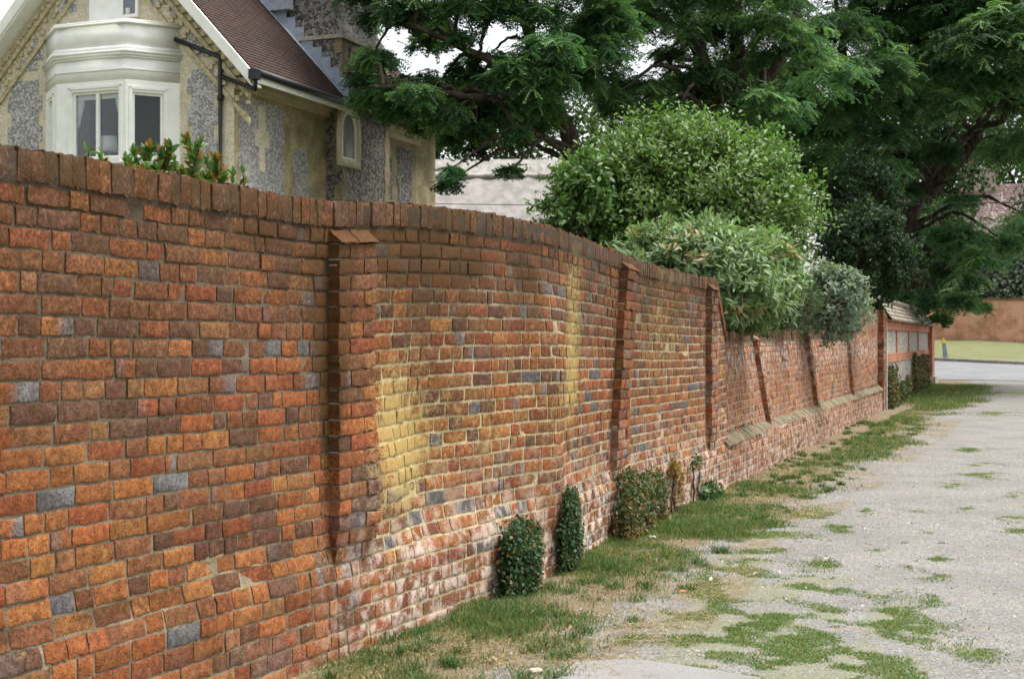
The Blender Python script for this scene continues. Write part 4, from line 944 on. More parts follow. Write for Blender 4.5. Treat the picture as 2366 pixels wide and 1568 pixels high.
# ------------------------------------------------------------------ trees
def px3(x, y, Z): return np.array([(x-1183)/FPX*Z, Z, EYE+(784-y)/FPX*Z])
def limb(mb, P, r, n=9, wob=.05):
    P = np.array(P, float); t = np.linspace(0, 1, len(P)); tt = np.linspace(0, 1, max(len(P)*5, 6))
    Q = np.stack([np.interp(tt, t, P[:, k]) for k in range(3)], 1)
    ker = np.array([1, 2, 3, 2, 1.])/9
    for k in range(3): Q[:, k] = np.convolve(np.pad(Q[:, k], 2, 'edge'), ker, 'valid')
    Q[0], Q[-1] = P[0], P[-1]
    rr = np.interp(tt, t, np.broadcast_to(r, t.shape) if np.ndim(r) else np.full(len(t), r))
    Q = Q+wob*rr[:, None]*rng.normal(size=Q.shape)*2; mb.tube(Q, rr*(1+.10*rng.normal(size=len(rr))), n); return Q
def pad_leaves(Lv, c, R, ntw, nl, L, col, tipcol, ptip=.25, lean=None):
    """one drooping spray pad of pinnate leaves; returns pod positions"""
    d = rdir(ntw, .1); d[:, 2] = np.where(d[:, 2] < -.35, -d[:, 2], d[:, 2]); d[:, 2] *= .55
    if lean is not None: d = d+np.array(lean)*.6
    d = nrm(d); st = c+rng.normal(size=(ntw, 3))*R*.22; en = st+d*R*rng.uniform(.55, 1.1, (ntw, 1))
    t = np.sort(rng.uniform(.12, 1.0, (ntw, nl)), 1); dr = rng.uniform(.12, .46, (ntw, 1))*np.max(R)
    P = st[:, None]+(en-st)[:, None]*t[..., None]; P[..., 2] -= dr*t**2
    tan = (en-st)[:, None]+np.zeros((ntw, nl, 1)); tan = tan.copy(); tan[..., 2] -= 2*dr*t; tan = nrm(tan)
    side = nrm(np.cross(tan, np.array([0, 0, 1.0])))*np.where(np.arange(nl) % 2, 1, -1)[None, :, None]
    X = nrm(tan*rng.uniform(.35, .9, (ntw, nl, 1))+side*.9+np.array([0, 0, -.22])+rng.normal(size=tan.shape)*.26)
    N = np.array([0, 0, 1.0])+rng.normal(size=tan.shape)*.38
    tip = (rng.random(ntw) < ptip)[:, None, None]*t[..., None]
    C = np.array(col)*(1-tip)+np.array(tipcol)*tip; C = C*rng.uniform(.7, 1.35, (ntw, nl, 1))*rng.uniform(.92, 1.08, (ntw, nl, 3))
    Lv.add(PT, PF, P.reshape(-1, 3), X.reshape(-1, 3), N.reshape(-1, 3), (L*rng.uniform(.75, 1.2, (ntw, nl))).ravel(), C.reshape(-1, 3))
    return P[:, nl//2:].reshape(-1, 3)
DG = (.054, .122, .050); TG = (.165, .275, .11)
def robinia(name, label, base, limbs, pads, zrange, dens=1.0, pods=.0, hidden=0.7, scale=1.0, lift=0):
    T = thing(name, base, label, 'tree'); tr = MB(); pts = []
    for P, r in limbs: pts.append(limb(tr, P, r, 10))
    allp = np.concatenate(pts); Lv = Leaves(); PP = []; br = MB()
    for (x, y, rp) in pads:
        if lift: y = y-lift*max(0, y-150)
        Z = rng.uniform(*zrange); c = px3(x, y, Z); r = rp/FPX*Z
        n = int(dens*(4+38*min(r/.75, 2.0)**1.7)); R = np.array([r*1.12, r*1.0, r*.72])
        lum = rng.uniform(.6, 1.5); PP.append(pad_leaves(Lv, c, R, n, 13, .23*scale, np.array(DG)*lum, np.array(TG)*rng.uniform(.7, 1.2), rng.uniform(.12, .6)))
        if rng.random() < hidden:                        # depth behind the pad
            c2 = c+np.array([rng.normal()*r*.8, rng.uniform(1.2, 3.2), rng.uniform(-.2, .9)]); PP.append(pad_leaves(Lv, c2, R*1.2, int(n*.8), 12, .24*scale, np.array(DG)*lum*.9, TG, .1))
        j = np.argmin(np.linalg.norm(allp-c, axis=1)+3*np.maximum(0, allp[:, 2]-c[2]-.6)); a = allp[j]; L_ = np.linalg.norm(c-a)
        if L_ < 5.5:
            mid = (a+c)/2+np.array([0, 0, .22*L_]); limb(br, [a, mid, c+np.array([0, 0, -.05])], [.035+.012*L_, .028+.006*L_, .012], 6, .2)
            for _ in range(5):
                e = c+rdir(1)[0]*R*.9; limb(br, [c, (c+e)/2+np.array([0, 0, .08]), e], [.012, .008, .004], 4, .2)
    tr.build('trunk', BARK, T, True); br.build('branches', BARK, T, True); Lv.build('crown', LEAFD, T)
    if pods:
        P = np.concatenate(PP); P = P[rng.random(len(P)) < pods]; Lp = Leaves()
        for _ in range(3):
            n = len(P); Lp.add(LT2, LF2, P+rng.normal(size=P.shape)*.05, np.array([0, 0, -1.0])+rng.normal(size=(n, 3))*.25, rdir(n), rng.uniform(.07, .11, n), vary((.30, .22, .08), n))
        tag(Lp.build('seed_pods', LEAFM, T), kind='stuff')
    return T
padsA = [(850, -35, 60), (925, 15, 55), (1000, 55, 50), (905, -60, 60), (868, 128, 42), (842, 185, 42), (852, 245, 32), (885, 255, 52), (930, 220, 50), (962, 232, 42), (880, 290, 30), (915, 298, 34),
         (1010, 215, 52), (1075, 165, 42), (1090, 235, 70), (1020, 290, 52), (1060, 335, 46), (1130, 310, 66), (1190, 255, 76), (1120, 130, 40), (1190, 165, 60), (1240, 195, 76), (1270, 105, 72), (1150, 20, 55), (1075, 10, 50),
         (1180, -30, 70), (1255, 20, 60), (1330, 90, 72), (1320, 185, 66), (1255, 300, 55), (1225, 350, 44), (1390, 110, 70), (1400, 40, 80), (1380, -50, 90), (1038, 505, 13), (1036, 550, 13), (1180, 505, 11), (975, 318, 34), (990, 345, 28), (1100, 360, 30), (1195, 375, 25),
         (860, -120, 100), (1000, -110, 100), (1150, -140, 110), (1300, -150, 110), (1060, 80, 30), (980, 100, 25)]
gA = (.55, 25.5, 0.)
robinia('robinia_tree', 'dark robinia behind the thatched roof, with a leaning trunk and low drooping sprays', px3(1368, 957, 29), [
    ([px3(1368, 960, 29), px3(1362, 480, 29), px3(1338, 360, 29), px3(1300, 280, 28.7), px3(1262, 190, 28.3), px3(1215, 60, 28), px3(1190, -120, 28)], [.26, .23, .20, .18, .15, .12, .08]),
    ([px3(1300, 280, 28.7), px3(1210, 180, 27.6), px3(1090, 120, 27), px3(960, 60, 26.5)], [.12, .09, .07, .04]), ([px3(1338, 360, 29), px3(1400, 325, 29.2), px3(1440, 318, 29.5)], [.07, .04, .02]),
    ([px3(1262, 190, 28.3), px3(1340, 60, 29), px3(1390, -60, 29)], [.11, .09, .06]), ([px3(1250, 210, 28), px3(1120, 230, 27), px3(960, 205, 26.3), px3(850, 200, 26)], [.09, .07, .05, .03])],
    padsA, (25.8, 29.0), 1.8, .004, .6, 1.08, .33)
padsC = [(1405, 222, 50), (1455, 190, 46), (1505, 195, 50), (1650, 215, 60), (1770, 215, 56), (1710, 290, 46), (1590, 180, 50), (1500, 40, 74), (1560, -30, 90), (1600, 70, 84), (1545, 120, 46), (1640, 165, 76), (1690, 50, 96), (1660, -40, 100), (1720, 140, 86), (1740, 225, 66), (1625, 235, 52), (1450, 250, 46), (1480, 300, 40), (1790, 60, 90), (1800, -40, 90), (1850, 110, 80),
         (1450, -20, 80), (1560, 250, 45), (1680, 270, 50), (1460, 60, 50), (1500, -140, 110), (1650, -150, 110), (1800, -150, 110), (1520, 260, 36), (1800, 250, 60)]
robinia('robinia_tree', 'dark robinia with upright stems directly above the big round green bush', px3(1700, 944, 31.5), [
    ([px3(1700, 950, 31.5), px3(1690, 420, 31.5), px3(1640, 200, 31), px3(1588, 40, 31), px3(1560, -120, 31)], [.30, .26, .20, .15, .08]), ([px3(1690, 420, 31.5), px3(1712, 230, 31.5), px3(1700, 90, 31.4), px3(1705, -130, 31.2)], [.2, .17, .14, .08]),
    ([px3(1690, 330, 31.5), px3(1780, 180, 31), px3(1840, 60, 31), px3(1850, -100, 31)], [.15, .12, .09, .05])], padsC, (28.5, 32.5), 1.35, .006, .75)
padsB = [(1780, 170, 76), (1840, 230, 76), (1880, 150, 76), (1900, 300, 74), (1960, 240, 86), (1940, 60, 100), (2020, 150, 100), (2050, 300, 66), (1975, 365, 62), (2020, 435, 55), (2060, 385, 48), (1890, 385, 52), (2100, 100, 110), (2180, 50, 110), (2150, 170, 86),
         (2215, 150, 86), (2280, 80, 110), (2340, 30, 110), (2300, 185, 76), (2355, 225, 70), (2345, 345, 60), (2200, 240, 56), (2175, 350, 40), (2205, 540, 60), (2265, 590, 50), (2195, 620, 56), (2165, 690, 44), (2220, 690, 36), (2172, 725, 20), (2262, 700, 22), (2225, 460, 34),
         (2100, -40, 110), (2250, -50, 120), (2350, -60, 120), (2430, 100, 120), (2450, 300, 120), (2430, 520, 100), (2000, -50, 100), (1830, 300, 40), (1940, 430, 46), (2090, 240, 60), (2120, 330, 40), (1900, -120, 120), (2050, -160, 120), (2200, -170, 120), (2350, -180, 120), (2085, 440, 36), (2240, 640, 40), (2330, 560, 30)]
robinia('robinia_tree', 'tall robinia at the lane end, forked trunk with a thick bent limb', px3(2104, 895, 45), [
    ([px3(2104, 900, 45), px3(2112, 640, 45), px3(2098, 540, 44.5), px3(2110, 470, 44.5), px3(2160, 420, 44.1), px3(2225, 362, 43.6), px3(2258, 318, 43.2), px3(2266, 290, 43.0)], [.36, .32, .31, .30, .26, .20, .15, .13]),
    ([px3(2266, 290, 43.0), px3(2240, 220, 42.7), px3(2250, 130, 42.3), px3(2230, 0, 42.3), px3(2220, -120, 42.3)], [.12, .11, .09, .07, .05]), ([px3(2266, 290, 43.0), px3(2318, 283, 42.7), px3(2328, 240, 42.5), px3(2350, 200, 42.3)], [.11, .10, .09, .06]),
    ([px3(2110, 470, 44.5), px3(2145, 410, 43.8), px3(2190, 360, 43.4), px3(2246, 300, 42.7)], [.17, .14, .12, .09]),
    ([px3(2098, 540, 44.5), px3(2070, 420, 44.9), px3(2100, 280, 44.9), px3(2080, 190, 44.5), px3(2060, 20, 44.5), px3(2040, -130, 44.5)], [.22, .18, .16, .14, .10, .06]),
    ([px3(2106, 600, 45), px3(2030, 520, 45.8), px3(2000, 400, 46.3), px3(1960, 200, 44.5), px3(1930, 0, 43.6)], [.24, .22, .19, .14, .07])], padsB, (36.5, 43.5), 1.3, .006, .75, 1.25)

# ------------------------------------------------------------------ background trees: crowns of many small leaves
def leaf_cloud(Lv, c, R, n, L, col, T=LT, F=LF, bumps=9, shell=.5, up=.5, var=.35):
    """irregular crown: leaves gathered on several overlapping lobes"""
    bd = rdir(bumps, .35); bc = c+bd*R*.58; br_ = rng.uniform(.35, .6, bumps)
    k = rng.integers(0, bumps, n); d = rdir(n, .25); rad = (shell+(1-shell)*rng.random(n)**.5)[:, None]
    P = bc[k]+d*rad*R*br_[k][:, None]; out = nrm((P-c)/R)
    X = nrm(out*.6+rng.normal(size=(n, 3))*.7+np.array([0, 0, -.35])); N = nrm(out+np.array([0, 0, up])+rng.normal(size=(n, 3))*.5)
    lum = rng.uniform(.75, 1.3, bumps)[k][:, None]
    Lv.add(T, F, P, X, N, L*rng.uniform(.7, 1.25, n), vary(col, n, var)*lum)
QT = np.array([(0, 0, 0), (.45, -.32, .05), (1, 0, -.1), (.45, .32, .05)]); QF = np.array([(0, 1, 2, 3)])
def bg_tree(name, label, px, Z, ytop, wpx, n, L, col, ybot=None, group='trees standing beyond the gardens'):
    z0 = float(terrain((px-1183)/FPX*Z, Z)); top = EYE+(784-ytop)/FPX*Z; x = (px-1183)/FPX*Z; w = wpx/FPX*Z/2
    bot = z0+.5 if ybot is None else EYE+(784-ybot)/FPX*Z
    T = thing(name, (x, Z, z0), label, 'tree', group); tr = MB(); limb(tr, [(x, Z, z0-.2), (x+.1, Z, (z0+top)/2), (x, Z, top-.8)], [.35, .25, .08], 8)
    for _ in range(6): e = rdir(1, .3)[0]; limb(tr, [(x, Z, bot+.3*(top-bot)), np.array([x, Z, bot+.5*(top-bot)])+e*np.array([w*.7, w*.7, (top-bot)*.3])], [.12, .04], 6)
    tr.build('trunk', BARK, T, True); Lv = Leaves(); leaf_cloud(Lv, np.array([x, Z, (top+bot)/2]), np.array([w, w*.8, (top-bot)/2])*1.05, n, L, col, QT, QF, 14, .35); Lv.build('crown', LEAFM, T)
BG = [('deciduous_tree', 'young green tree hiding the eaves of the distant brick house', 2420, 84, 452, 300, 8000, .26, (.06, .11, .035)),
      ('deciduous_tree', 'dark hedge-like tree just above the left end of the thatched ridge', 1010, 58, 255, 230, 7000, .22, (.035, .06, .028)),
      ('deciduous_tree', 'olive green tree behind the middle of the thatched ridge', 1180, 62, 235, 260, 7000, .24, (.055, .085, .03)),
      ('deciduous_tree', 'bright mid green tree behind the leaning robinia trunk', 1370, 56, 205, 260, 7000, .22, (.08, .14, .035)),
      ('deciduous_tree', 'bushy green tree behind the crest of the big round bush', 1580, 60, 185, 300, 7000, .24, (.065, .11, .035)),
      ('deciduous_tree', 'grey green tree between the right pair of robinia trunks', 1800, 64, 170, 280, 7500, .26, (.07, .10, .06)),
      ('deciduous_tree', 'dense dark tree behind the dark evergreen shrub', 1960, 60, 205, 280, 9000, .24, (.045, .08, .032)),
      ('deciduous_tree', 'dark spreading tree behind the white cottage', 2150, 84, 60, 420, 14000, .34, (.045, .085, .035)),
      ('deciduous_tree', 'fresh green broad tree above the distant chimney', 2400, 104, 40, 560, 16000, .40, (.065, .125, .035)),
      ('deciduous_tree', 'low dark rounded tree left of the distant brick house', 2215, 76, 470, 230, 9000, .24, (.04, .075, .03)),
      ('deciduous_tree', 'silvery leaved tree at the right edge over the far wall', 2330, 72, 520, 200, 8000, .22, (.13, .17, .13)),
      ('deciduous_tree', 'blackish yew at the far right above the pink brick wall', 2420, 76, 420, 220, 9000, .24, (.03, .05, .028)),
      ('deciduous_tree', 'tree of mixed green over the far wall under the bent limb', 2110, 74, 500, 200, 8000, .24, (.05, .095, .04))]
for a in BG: bg_tree(*a)

# ------------------------------------------------------------------ shrubs behind the wall
def behind(c):
    i = np.argmin((_X-c[0])**2+(_Y-c[1])**2); d = (c[0]-_X[i])*_ty[i]-(c[1]-_Y[i])*_tx[i]; return tuple(W3(np.array(_sd[i]), min(float(d), -1.15), 0.0))
def shrub(name, label, c, R, n, L, col, T, F, base, mat=LEAFG, bumps=16, shell=.45, newcol=None, pnew=.0, W_=None, nsh=160, fill=0):
    Tt = thing(name, base, label, 'shrub'); Lv = Leaves(); c = np.array(c); R = np.array(R)
    # shoots from the heart of the bush to its surface, leaves along every shoot
    d = rdir(nsh, .35); lumps = 1+.22*(fbm(d[:, 0]*2.2+3, d[:, 1]*2.2, d[:, 2]*2.2+5, 3)-.5)*2
    en = c+d*R*lumps[:, None]*rng.uniform(.86, 1.06, (nsh, 1)); st = c+d*R*.35+rng.normal(size=(nsh, 3))*R*.12
    m = n//nsh; t = np.sort(rng.uniform(.15, 1.02, (nsh, m))**.6, 1)
    P = st[:, None]+(en-st)[:, None]*t[..., None]+rng.normal(size=(nsh, m, 3))*R*.055; dd = np.repeat(d[:, None], m, 1)
    X = nrm(dd*.55+rng.normal(size=P.shape)*.75+np.array([0, 0, .05])); N = nrm(dd*.7+np.array([0, 0, .75])+rng.normal(size=P.shape)*.45)
    C = np.array(col)*rng.uniform(.7, 1.3, (nsh, m, 1))*rng.uniform(.93, 1.07, (nsh, m, 3))
    if newcol is not None: k = ((rng.random((nsh, 1)) < pnew)*(t > .8))[..., None]; C = C*(1-k)+np.array(newcol)*k
    Lv.add(T, F, P.reshape(-1, 3), X.reshape(-1, 3), N.reshape(-1, 3), (L*rng.uniform(.7, 1.25, (nsh, m))).ravel(), C.reshape(-1, 3))
    if fill: leaf_cloud(Lv, c, R*.92, fill, L, np.array(col)*.9, T, F, 12, .2)
    st_ = MB()
    for i in range(0, nsh, 3): limb(st_, [np.array(base)+rng.normal(size=3)*np.array([.06, .06, 0]), np.array([base[0], base[1], min(1.75, st[i][2]-.05)])+rng.normal(size=3)*.05, st[i], en[i]], [.022, .016, .010, .004], 4, .3)
    st_.build('stems', TWIG, Tt, True); Lv.build('foliage', mat, Tt); return Tt
c = px3(1580, 470, 19.6); shrub('round_bush', 'largest bush, bright mid green and rounded, rising behind the paler laurel', c+np.array([0, 0, -.15]), (1.85, 1.5, 1.42), 30000, .076, (.105, .19, .038), LT, LF, behind(c), newcol=(.15, .24, .07), pnew=.3, nsh=520, fill=8000)
c2 = px3(1355, 480, 19.0); shrub('leafy_bush', 'small mid green bush at the left foot of the largest bush, before the thatch', c2, (.62, .7, .75), 3000, .10, (.075, .155, .03), LT, LF, behind(c2), newcol=(.15, .24, .07), pnew=.3, nsh=120, fill=1000)
c = px3(1612, 640, 15.0); shrub('laurel_bush', 'pale green laurel with long leaves where the wall ramps down', c+np.array([-.05, .1, .0]), (1.00, .78, .64), 9000, .104, (.175, .26, .115), LT2, LF2, behind(c), newcol=(.26, .20, .09), pnew=.09, nsh=280, fill=2500)
c = px3(1752, 650, 15.9); shrub('laurel_bush', 'pale laurel spilling leaves over the start of the low wall', c, (.52, .62, .58), 4200, .108, (.165, .25, .105), LT2, LF2, behind(c), newcol=(.26, .18, .08), pnew=.07, nsh=140, fill=1000)
c = px3(1745, 752, 16.3); shrub('trailing_plant', 'small leaved plant trailing over the low wall under the laurel', c, (.34, .3, .17), 900, .05, (.10, .17, .06), LT2, LF2, behind(c), nsh=60)
c = px3(1925, 700, 21.2); shrub('grey_shrub', 'round silvery grey green shrub overhanging the low wall', c, (.58, .56, .60), 5600, .075, (.20, .26, .20), LT, LF, behind(c), newcol=(.24, .28, .2), pnew=.3, mat=LEAFM, nsh=200)
c = px3(1832, 702, 19.3); shrub('feathery_shrub', 'feathery narrow leaved shrub between the laurel and the silvery shrub', c, (.42, .4, .46), 5200, .055, (.085, .135, .06), *leaf_T(.10, .1, .02), behind(c), mat=LEAFM, nsh=200)
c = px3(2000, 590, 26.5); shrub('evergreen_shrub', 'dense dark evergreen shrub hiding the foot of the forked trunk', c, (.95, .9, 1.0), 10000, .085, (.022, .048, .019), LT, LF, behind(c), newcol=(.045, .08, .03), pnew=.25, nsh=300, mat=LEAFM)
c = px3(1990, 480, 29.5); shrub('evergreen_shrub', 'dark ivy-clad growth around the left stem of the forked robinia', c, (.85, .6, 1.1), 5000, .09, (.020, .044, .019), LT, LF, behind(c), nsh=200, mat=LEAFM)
# young magnolia-like shoots over the near wall
T = thing('glossy_shrub', (-1.72, 6.9, 0), 'glossy shrub with rusty leaf tips peeping over the near wall below the bay', 'shrub'); Lv = Leaves(); st = MB()
for (x, y) in ((292, 372), (310, 352), (335, 362), (345, 345), (372, 350), (395, 338), (405, 372), (430, 322), (445, 350), (462, 332), (478, 372), (500, 364), (420, 395), (360, 385), (450, 398), (330, 392), (540, 402), (562, 396), (385, 410), (300, 395), (480, 405), (555, 420), (233, 355), (205, 350)):
    Z = rng.uniform(6.3, 7.2) if x < 520 else 7.3; e = px3(x, y, Z); b = e+np.array([rng.normal()*.08, .1, -.42]); limb(st, [(b[0], b[1], 0), b, e], [.006, .005, .003], 5, .2)
    n = 100 if 250 < x < 520 else 36; t = rng.random(n)**.7; P = b+(e-b)*t[:, None]; u = nrm(e-b); X = nrm(rdir(n)*.8+u*.75+np.array([0, 0, .25])); k = (rng.random((n, 1)) < .24)
    C = np.where(k, vary((.24, .13, .035), n), vary((.085, .17, .04), n)); Lv.add(LT, LF, P, X, nrm(rdir(n)+u), rng.uniform(.036, .066, n), C)
st.build('stems', TWIG, T, True); Lv.build('foliage', LEAFG, T)

# ------------------------------------------------------------------ ivy and weeds on the wall
def zpx(s, y): return EYE+(784-y)/FPX*float(Yof(s))
def ivy(name, label, prof, n, L, col, thick, dead=.1, low=False, cat='ivy', kind_T=(LT3, LF3)):
    """prof: (pixel x, pixel y bottom, pixel y top) along the wall"""
    pr = [(sx(a), zpx(sx(a), b), zpx(sx(a), c)) for a, b, c in prof]; S_ = np.array([p[0] for p in pr]); zb_ = np.array([p[1] for p in pr]); zt = np.array([p[2] for p in pr])
    s = rng.uniform(S_[0], S_[-1], n); b = np.interp(s, S_, zb_); t = np.interp(s, S_, zt); z = b+(t-b)*rng.random(n); 
    e = np.minimum(np.minimum(s-S_[0], S_[-1]-s)/.10, np.minimum(z-b, t-z)/.10); th = thick*np.clip(e, .75, 1)*(.55+.9*fbm(s*7, z*7, 1.1, 3))
    d = dface(s, z, low*np.ones(n))+.02+th*rng.random(n)**.6
    s = s+rng.normal(0, .022, n)*(1+2.2*(rng.random(n) < .08)); z = np.maximum(z+rng.normal(0, .025, n), .03); P = W3(s, d, z); tx, ty = Tn(s); Nw = np.stack([ty, -tx, 0*s], -1)
    N = nrm(Nw+np.array([0, 0, .35])+rng.normal(size=(n, 3))*.45); X = nrm(np.array([0, 0, -.8])+rng.normal(size=(n, 3))*.7)
    k = rng.random((n, 1)) < dead*(1+2*sstep(.5, 0, (z-zb_.min())/(zt.max()-zb_.min())))[:, None]
    C = np.where(k, vary((.24, .15, .055), n), vary(col, n, .4))
    c0 = W3(np.array(S_.mean()), .05, 0.0); T = thing(name, tuple(c0), label, cat); Lv = Leaves(); Lv.add(*kind_T, P, X, N, L*rng.uniform(.6, 1.3, n), C); Lv.build('leaves', LEAFG if dead < .5 else LEAFM, T)
    st = MB()
    for i in range(9 if n > 1000 else 2):
        s0 = rng.uniform(S_[0]+.02, S_[-1]-.02); zz = np.linspace(0.02, float(np.interp(s0, S_, zt))-.05, 7); ss = s0+.03*rng.normal(size=7); limb(st, W3(ss, dface(ss, zz, low*np.ones(7))+.02, zz), [.009]*4+[.006]*3, 5, .1)
    tag(st.build('stems', TWIG, T, True), kind='stuff')
IV = (.036, .082, .026)
ivy('ivy_clump', 'dense dark ivy clump at the wall foot, nearest of the ivies', [(1141, 1424, 1250), (1148, 1420, 1216), (1185, 1400, 1200), (1200, 1390, 1204), (1210, 1384, 1225)], 5200, .027, IV, .12, .09)
ivy('ivy_column', 'narrow tall column of dark ivy under the vertical bulge', [(1280, 1326, 1150), (1285, 1320, 1132), (1306, 1312, 1130), (1314, 1306, 1160)], 2400, .027, IV, .09, .05)
ivy('ivy_clump', 'broad ivy clump with brown leaves below the second buttress strip', [(1404, 1268, 1170), (1425, 1258, 1080), (1450, 1246, 1092), (1475, 1238, 1100), (1485, 1232, 1082), (1498, 1224, 1086), (1508, 1216, 1120)], 7500, .029, (.05, .088, .03), .16, .28)
ivy('dried_creeper', 'dried straw coloured creeper hanging down the wall past the broad ivy', [(1540, 1082, 1066), (1552, 1092, 1062), (1558, 1150, 1068), (1566, 1160, 1085)], 230, .042, (.36, .22, .08), .06, .95, cat='creeper')
ivy('wall_weed', 'small leafy weed at the wall foot below the third buttress strip', [(1613, 1165, 1125), (1628, 1165, 1106), (1648, 1160, 1128)], 520, .045, (.06, .12, .04), .10, .05, cat='weed')
ivy('wall_weed', 'tiny weed sprouting from a joint high on the lower wall', [(1594, 1075, 1056), (1612, 1078, 1050)], 90, .03, (.07, .11, .04), .04, .2, cat='weed')
# ivy on the flint wall
def ivy2(label, t0, t1, h, n, col, dead):
    t = rng.uniform(t0, t1, n); zt = h*(.65+.5*fbm(t*1.3, 2.2, 0, 3)); z = zt*rng.random(n); d = .03+.16*rng.random(n)*(1-.5*z/h); P = np.array([ff((a, b, c_)) for a, b, c_ in zip(t, d, z)]); P[:, 2] += terrain(P[:, 0], P[:, 1])
    T = thing('wall_ivy', ff(((t0+t1)/2, .05, 0)), label, 'ivy'); Lv = Leaves(); k = rng.random((n, 1)) < dead
    Lv.add(LT3, LF3, P, nrm(np.array([0, 0, -.8])+rng.normal(size=(n, 3))*.7), nrm(nv_+np.array([0, 0, .3])+rng.normal(size=(n, 3))*.5), rng.uniform(.05, .09, n), np.where(k, vary((.17, .12, .05), n), vary(col, n, .35))); Lv.build('leaves', LEAFM, T)
    st = MB()
    for a in np.linspace(t0+.1, t1-.1, 5): limb(st, [ff((a, .03, 0)), ff((a+.05, .03, h*.4)), ff((a-.05, .03, h*.8))], [.012, .01, .006], 5, .1)
    tag(st.build('stems', TWIG, T, True), kind='stuff')
ivy2('patchy ivy on the flint wall beside its pale corner post', .3, 2.3, 1.0, 1300, (.05, .07, .03), .35)
ivy2('low ivy in the middle of the flint wall foot', 3.4, 6.2, .62, 1300, (.055, .08, .035), .2)
ivy2('tall browning ivy on the flint wall near its brick end pier', 8.0, 13.6, 1.15, 4200, (.06, .075, .03), .4)

# ------------------------------------------------------------------ grass, stones, litter
def blades(name, s, d, L, col, lean=.5, w=.0045, label_kind='stuff', zoff=-.01, flat=0.0):
    n = len(s); X, Y, Z = gz(s, d); P = np.stack([X, Y, Z+zoff], -1); a = rng.uniform(0, 2*math.pi, n); ln = lean*rng.uniform(.2, 1.3, n)
    h = np.stack([np.cos(a), np.sin(a), 0*a], -1); up = np.array([0, 0, 1.0])*(1-flat); sd_ = np.stack([-np.sin(a), np.cos(a), 0*a], -1)
    # blades turn their flat to all sides
    b = rng.uniform(0, math.pi, n); wv = (np.cos(b)[:, None]*sd_+np.sin(b)[:, None]*h)*(w*rng.uniform(.6, 1.4, n))[:, None]
    M = P+(h*(.35*ln)[:, None]+up*.58)*L[:, None]; E = P+(h*(1.0*ln)[:, None]+up*np.clip(1-.30*ln, .2, 1)[:, None])*L[:, None]
    V = np.stack([P-wv, P+wv, M+wv*.8, M-wv*.8, E], 1).reshape(-1, 3); i = np.arange(n)*5
    F = [np.stack([i, i+1, i+2, i+3], -1), np.stack([i+3, i+2, i+4], -1)]
    return V, F, np.repeat(col, 5, 0)
class Acc:
    def __init__(s): s.V = []; s.Q = []; s.T = []; s.C = []; s.n = 0
    def add(s, V, F, C):
        s.V.append(V); s.Q.append(F[0]+s.n); s.T.append(F[1]+s.n); s.C.append(C); s.n += len(V)
    def build(s, name, mat): return tag(mk(name, np.concatenate(s.V), [np.concatenate(s.Q), np.concatenate(s.T)], mat, None, False, {'Col': np.concatenate(s.C)}), kind='stuff')
def cand(n, smin, smax, dmax):
    Y0, Y1 = float(Yof(smin)), float(Yof(smax)); return rng.uniform(smin, smax, n), rng.uniform(0, dmax, n)
sN = float(np.interp(5.4, _Y, _sd))
GR = [(.06, .13, .03), (.09, .165, .04), (.15, .20, .075), (.09, .14, .065)]
A_ = Acc(); rng_keep = rng
for (sa, sb, n, sc) in ((sN, sN+3, 60000, 1.0), (sN+3, sN+7, 60000, 1.05), (sN+7, sN+13, 60000, 1.25), (sN+13, sN+27, 70000, 1.7), (sN+27, sN+42, 60000, 2.2)):
    s = rng.uniform(sa, sb, n); w = vwidth(s); d = rng.uniform(0, 1, n)*w*1.6; r = d/(w*(.55+.9*fbm(s*1.1, d*.8, 5.5, 3)))
    x, y = Pxy(s); a, b = Tn(s); X, Y = x+b*d, y-a*d
    tuft = fbm(X*1.9, Y*1.9, 2.7, 4); fine = vnoise(X*9, Y*9, .3)
    farg = sstep(sN+11, sN+20, s)
    core_ = np.where(r < .75, 1.0, sstep(1.35, .75, r)); straw_strip = sstep(.42, .30, r)*sstep(sN+8, sN+13, s)*sstep(sN+33, sN+28, s)
    dens = sstep(.42, .64, tuft+.10*sstep(.7, .1, r)+.08*farg+.12*sstep(sN+26, sN+30, s))*(.35+.65*fine)*core_*(1-straw_strip)+.07*core_*(1-straw_strip)
    ok = rng.random(n) < dens; s, d, tuft = s[ok], d[ok], tuft[ok]; n = len(s)
    dry = rng.random((n, 1)) < (.42-.9*(tuft-.5))[:, None]*.8
    gi = np.array(GR)[rng.integers(0, 4, n)]; col = np.where(dry, vary((.33, .25, .12), n), gi*rng.uniform(.7, 1.3, (n, 1)))
    L = rng.uniform(.02, .06, n)*(1+1.0*sstep(.55, .7, tuft))*np.where(dry[:, 0], .8, 1)*(1+.8*sstep(sN+27, sN+31, s))
    A_.add(*blades('g', s, d, L, col, .75, .0024*sc))
nt_ = 470; ts = sN+rng.random(nt_)**1.3*22; td = rng.random(nt_)**1.2*vwidth(ts)*1.15+.03; x, y = Pxy(ts); p, q = Tn(ts)
keep_ = rng.random(nt_) < .35+1.3*sstep(.42, .62, fbm((x+q*td)*1.3, (y-p*td)*1.3, 2.7, 3)); ts, td = ts[keep_], td[keep_]
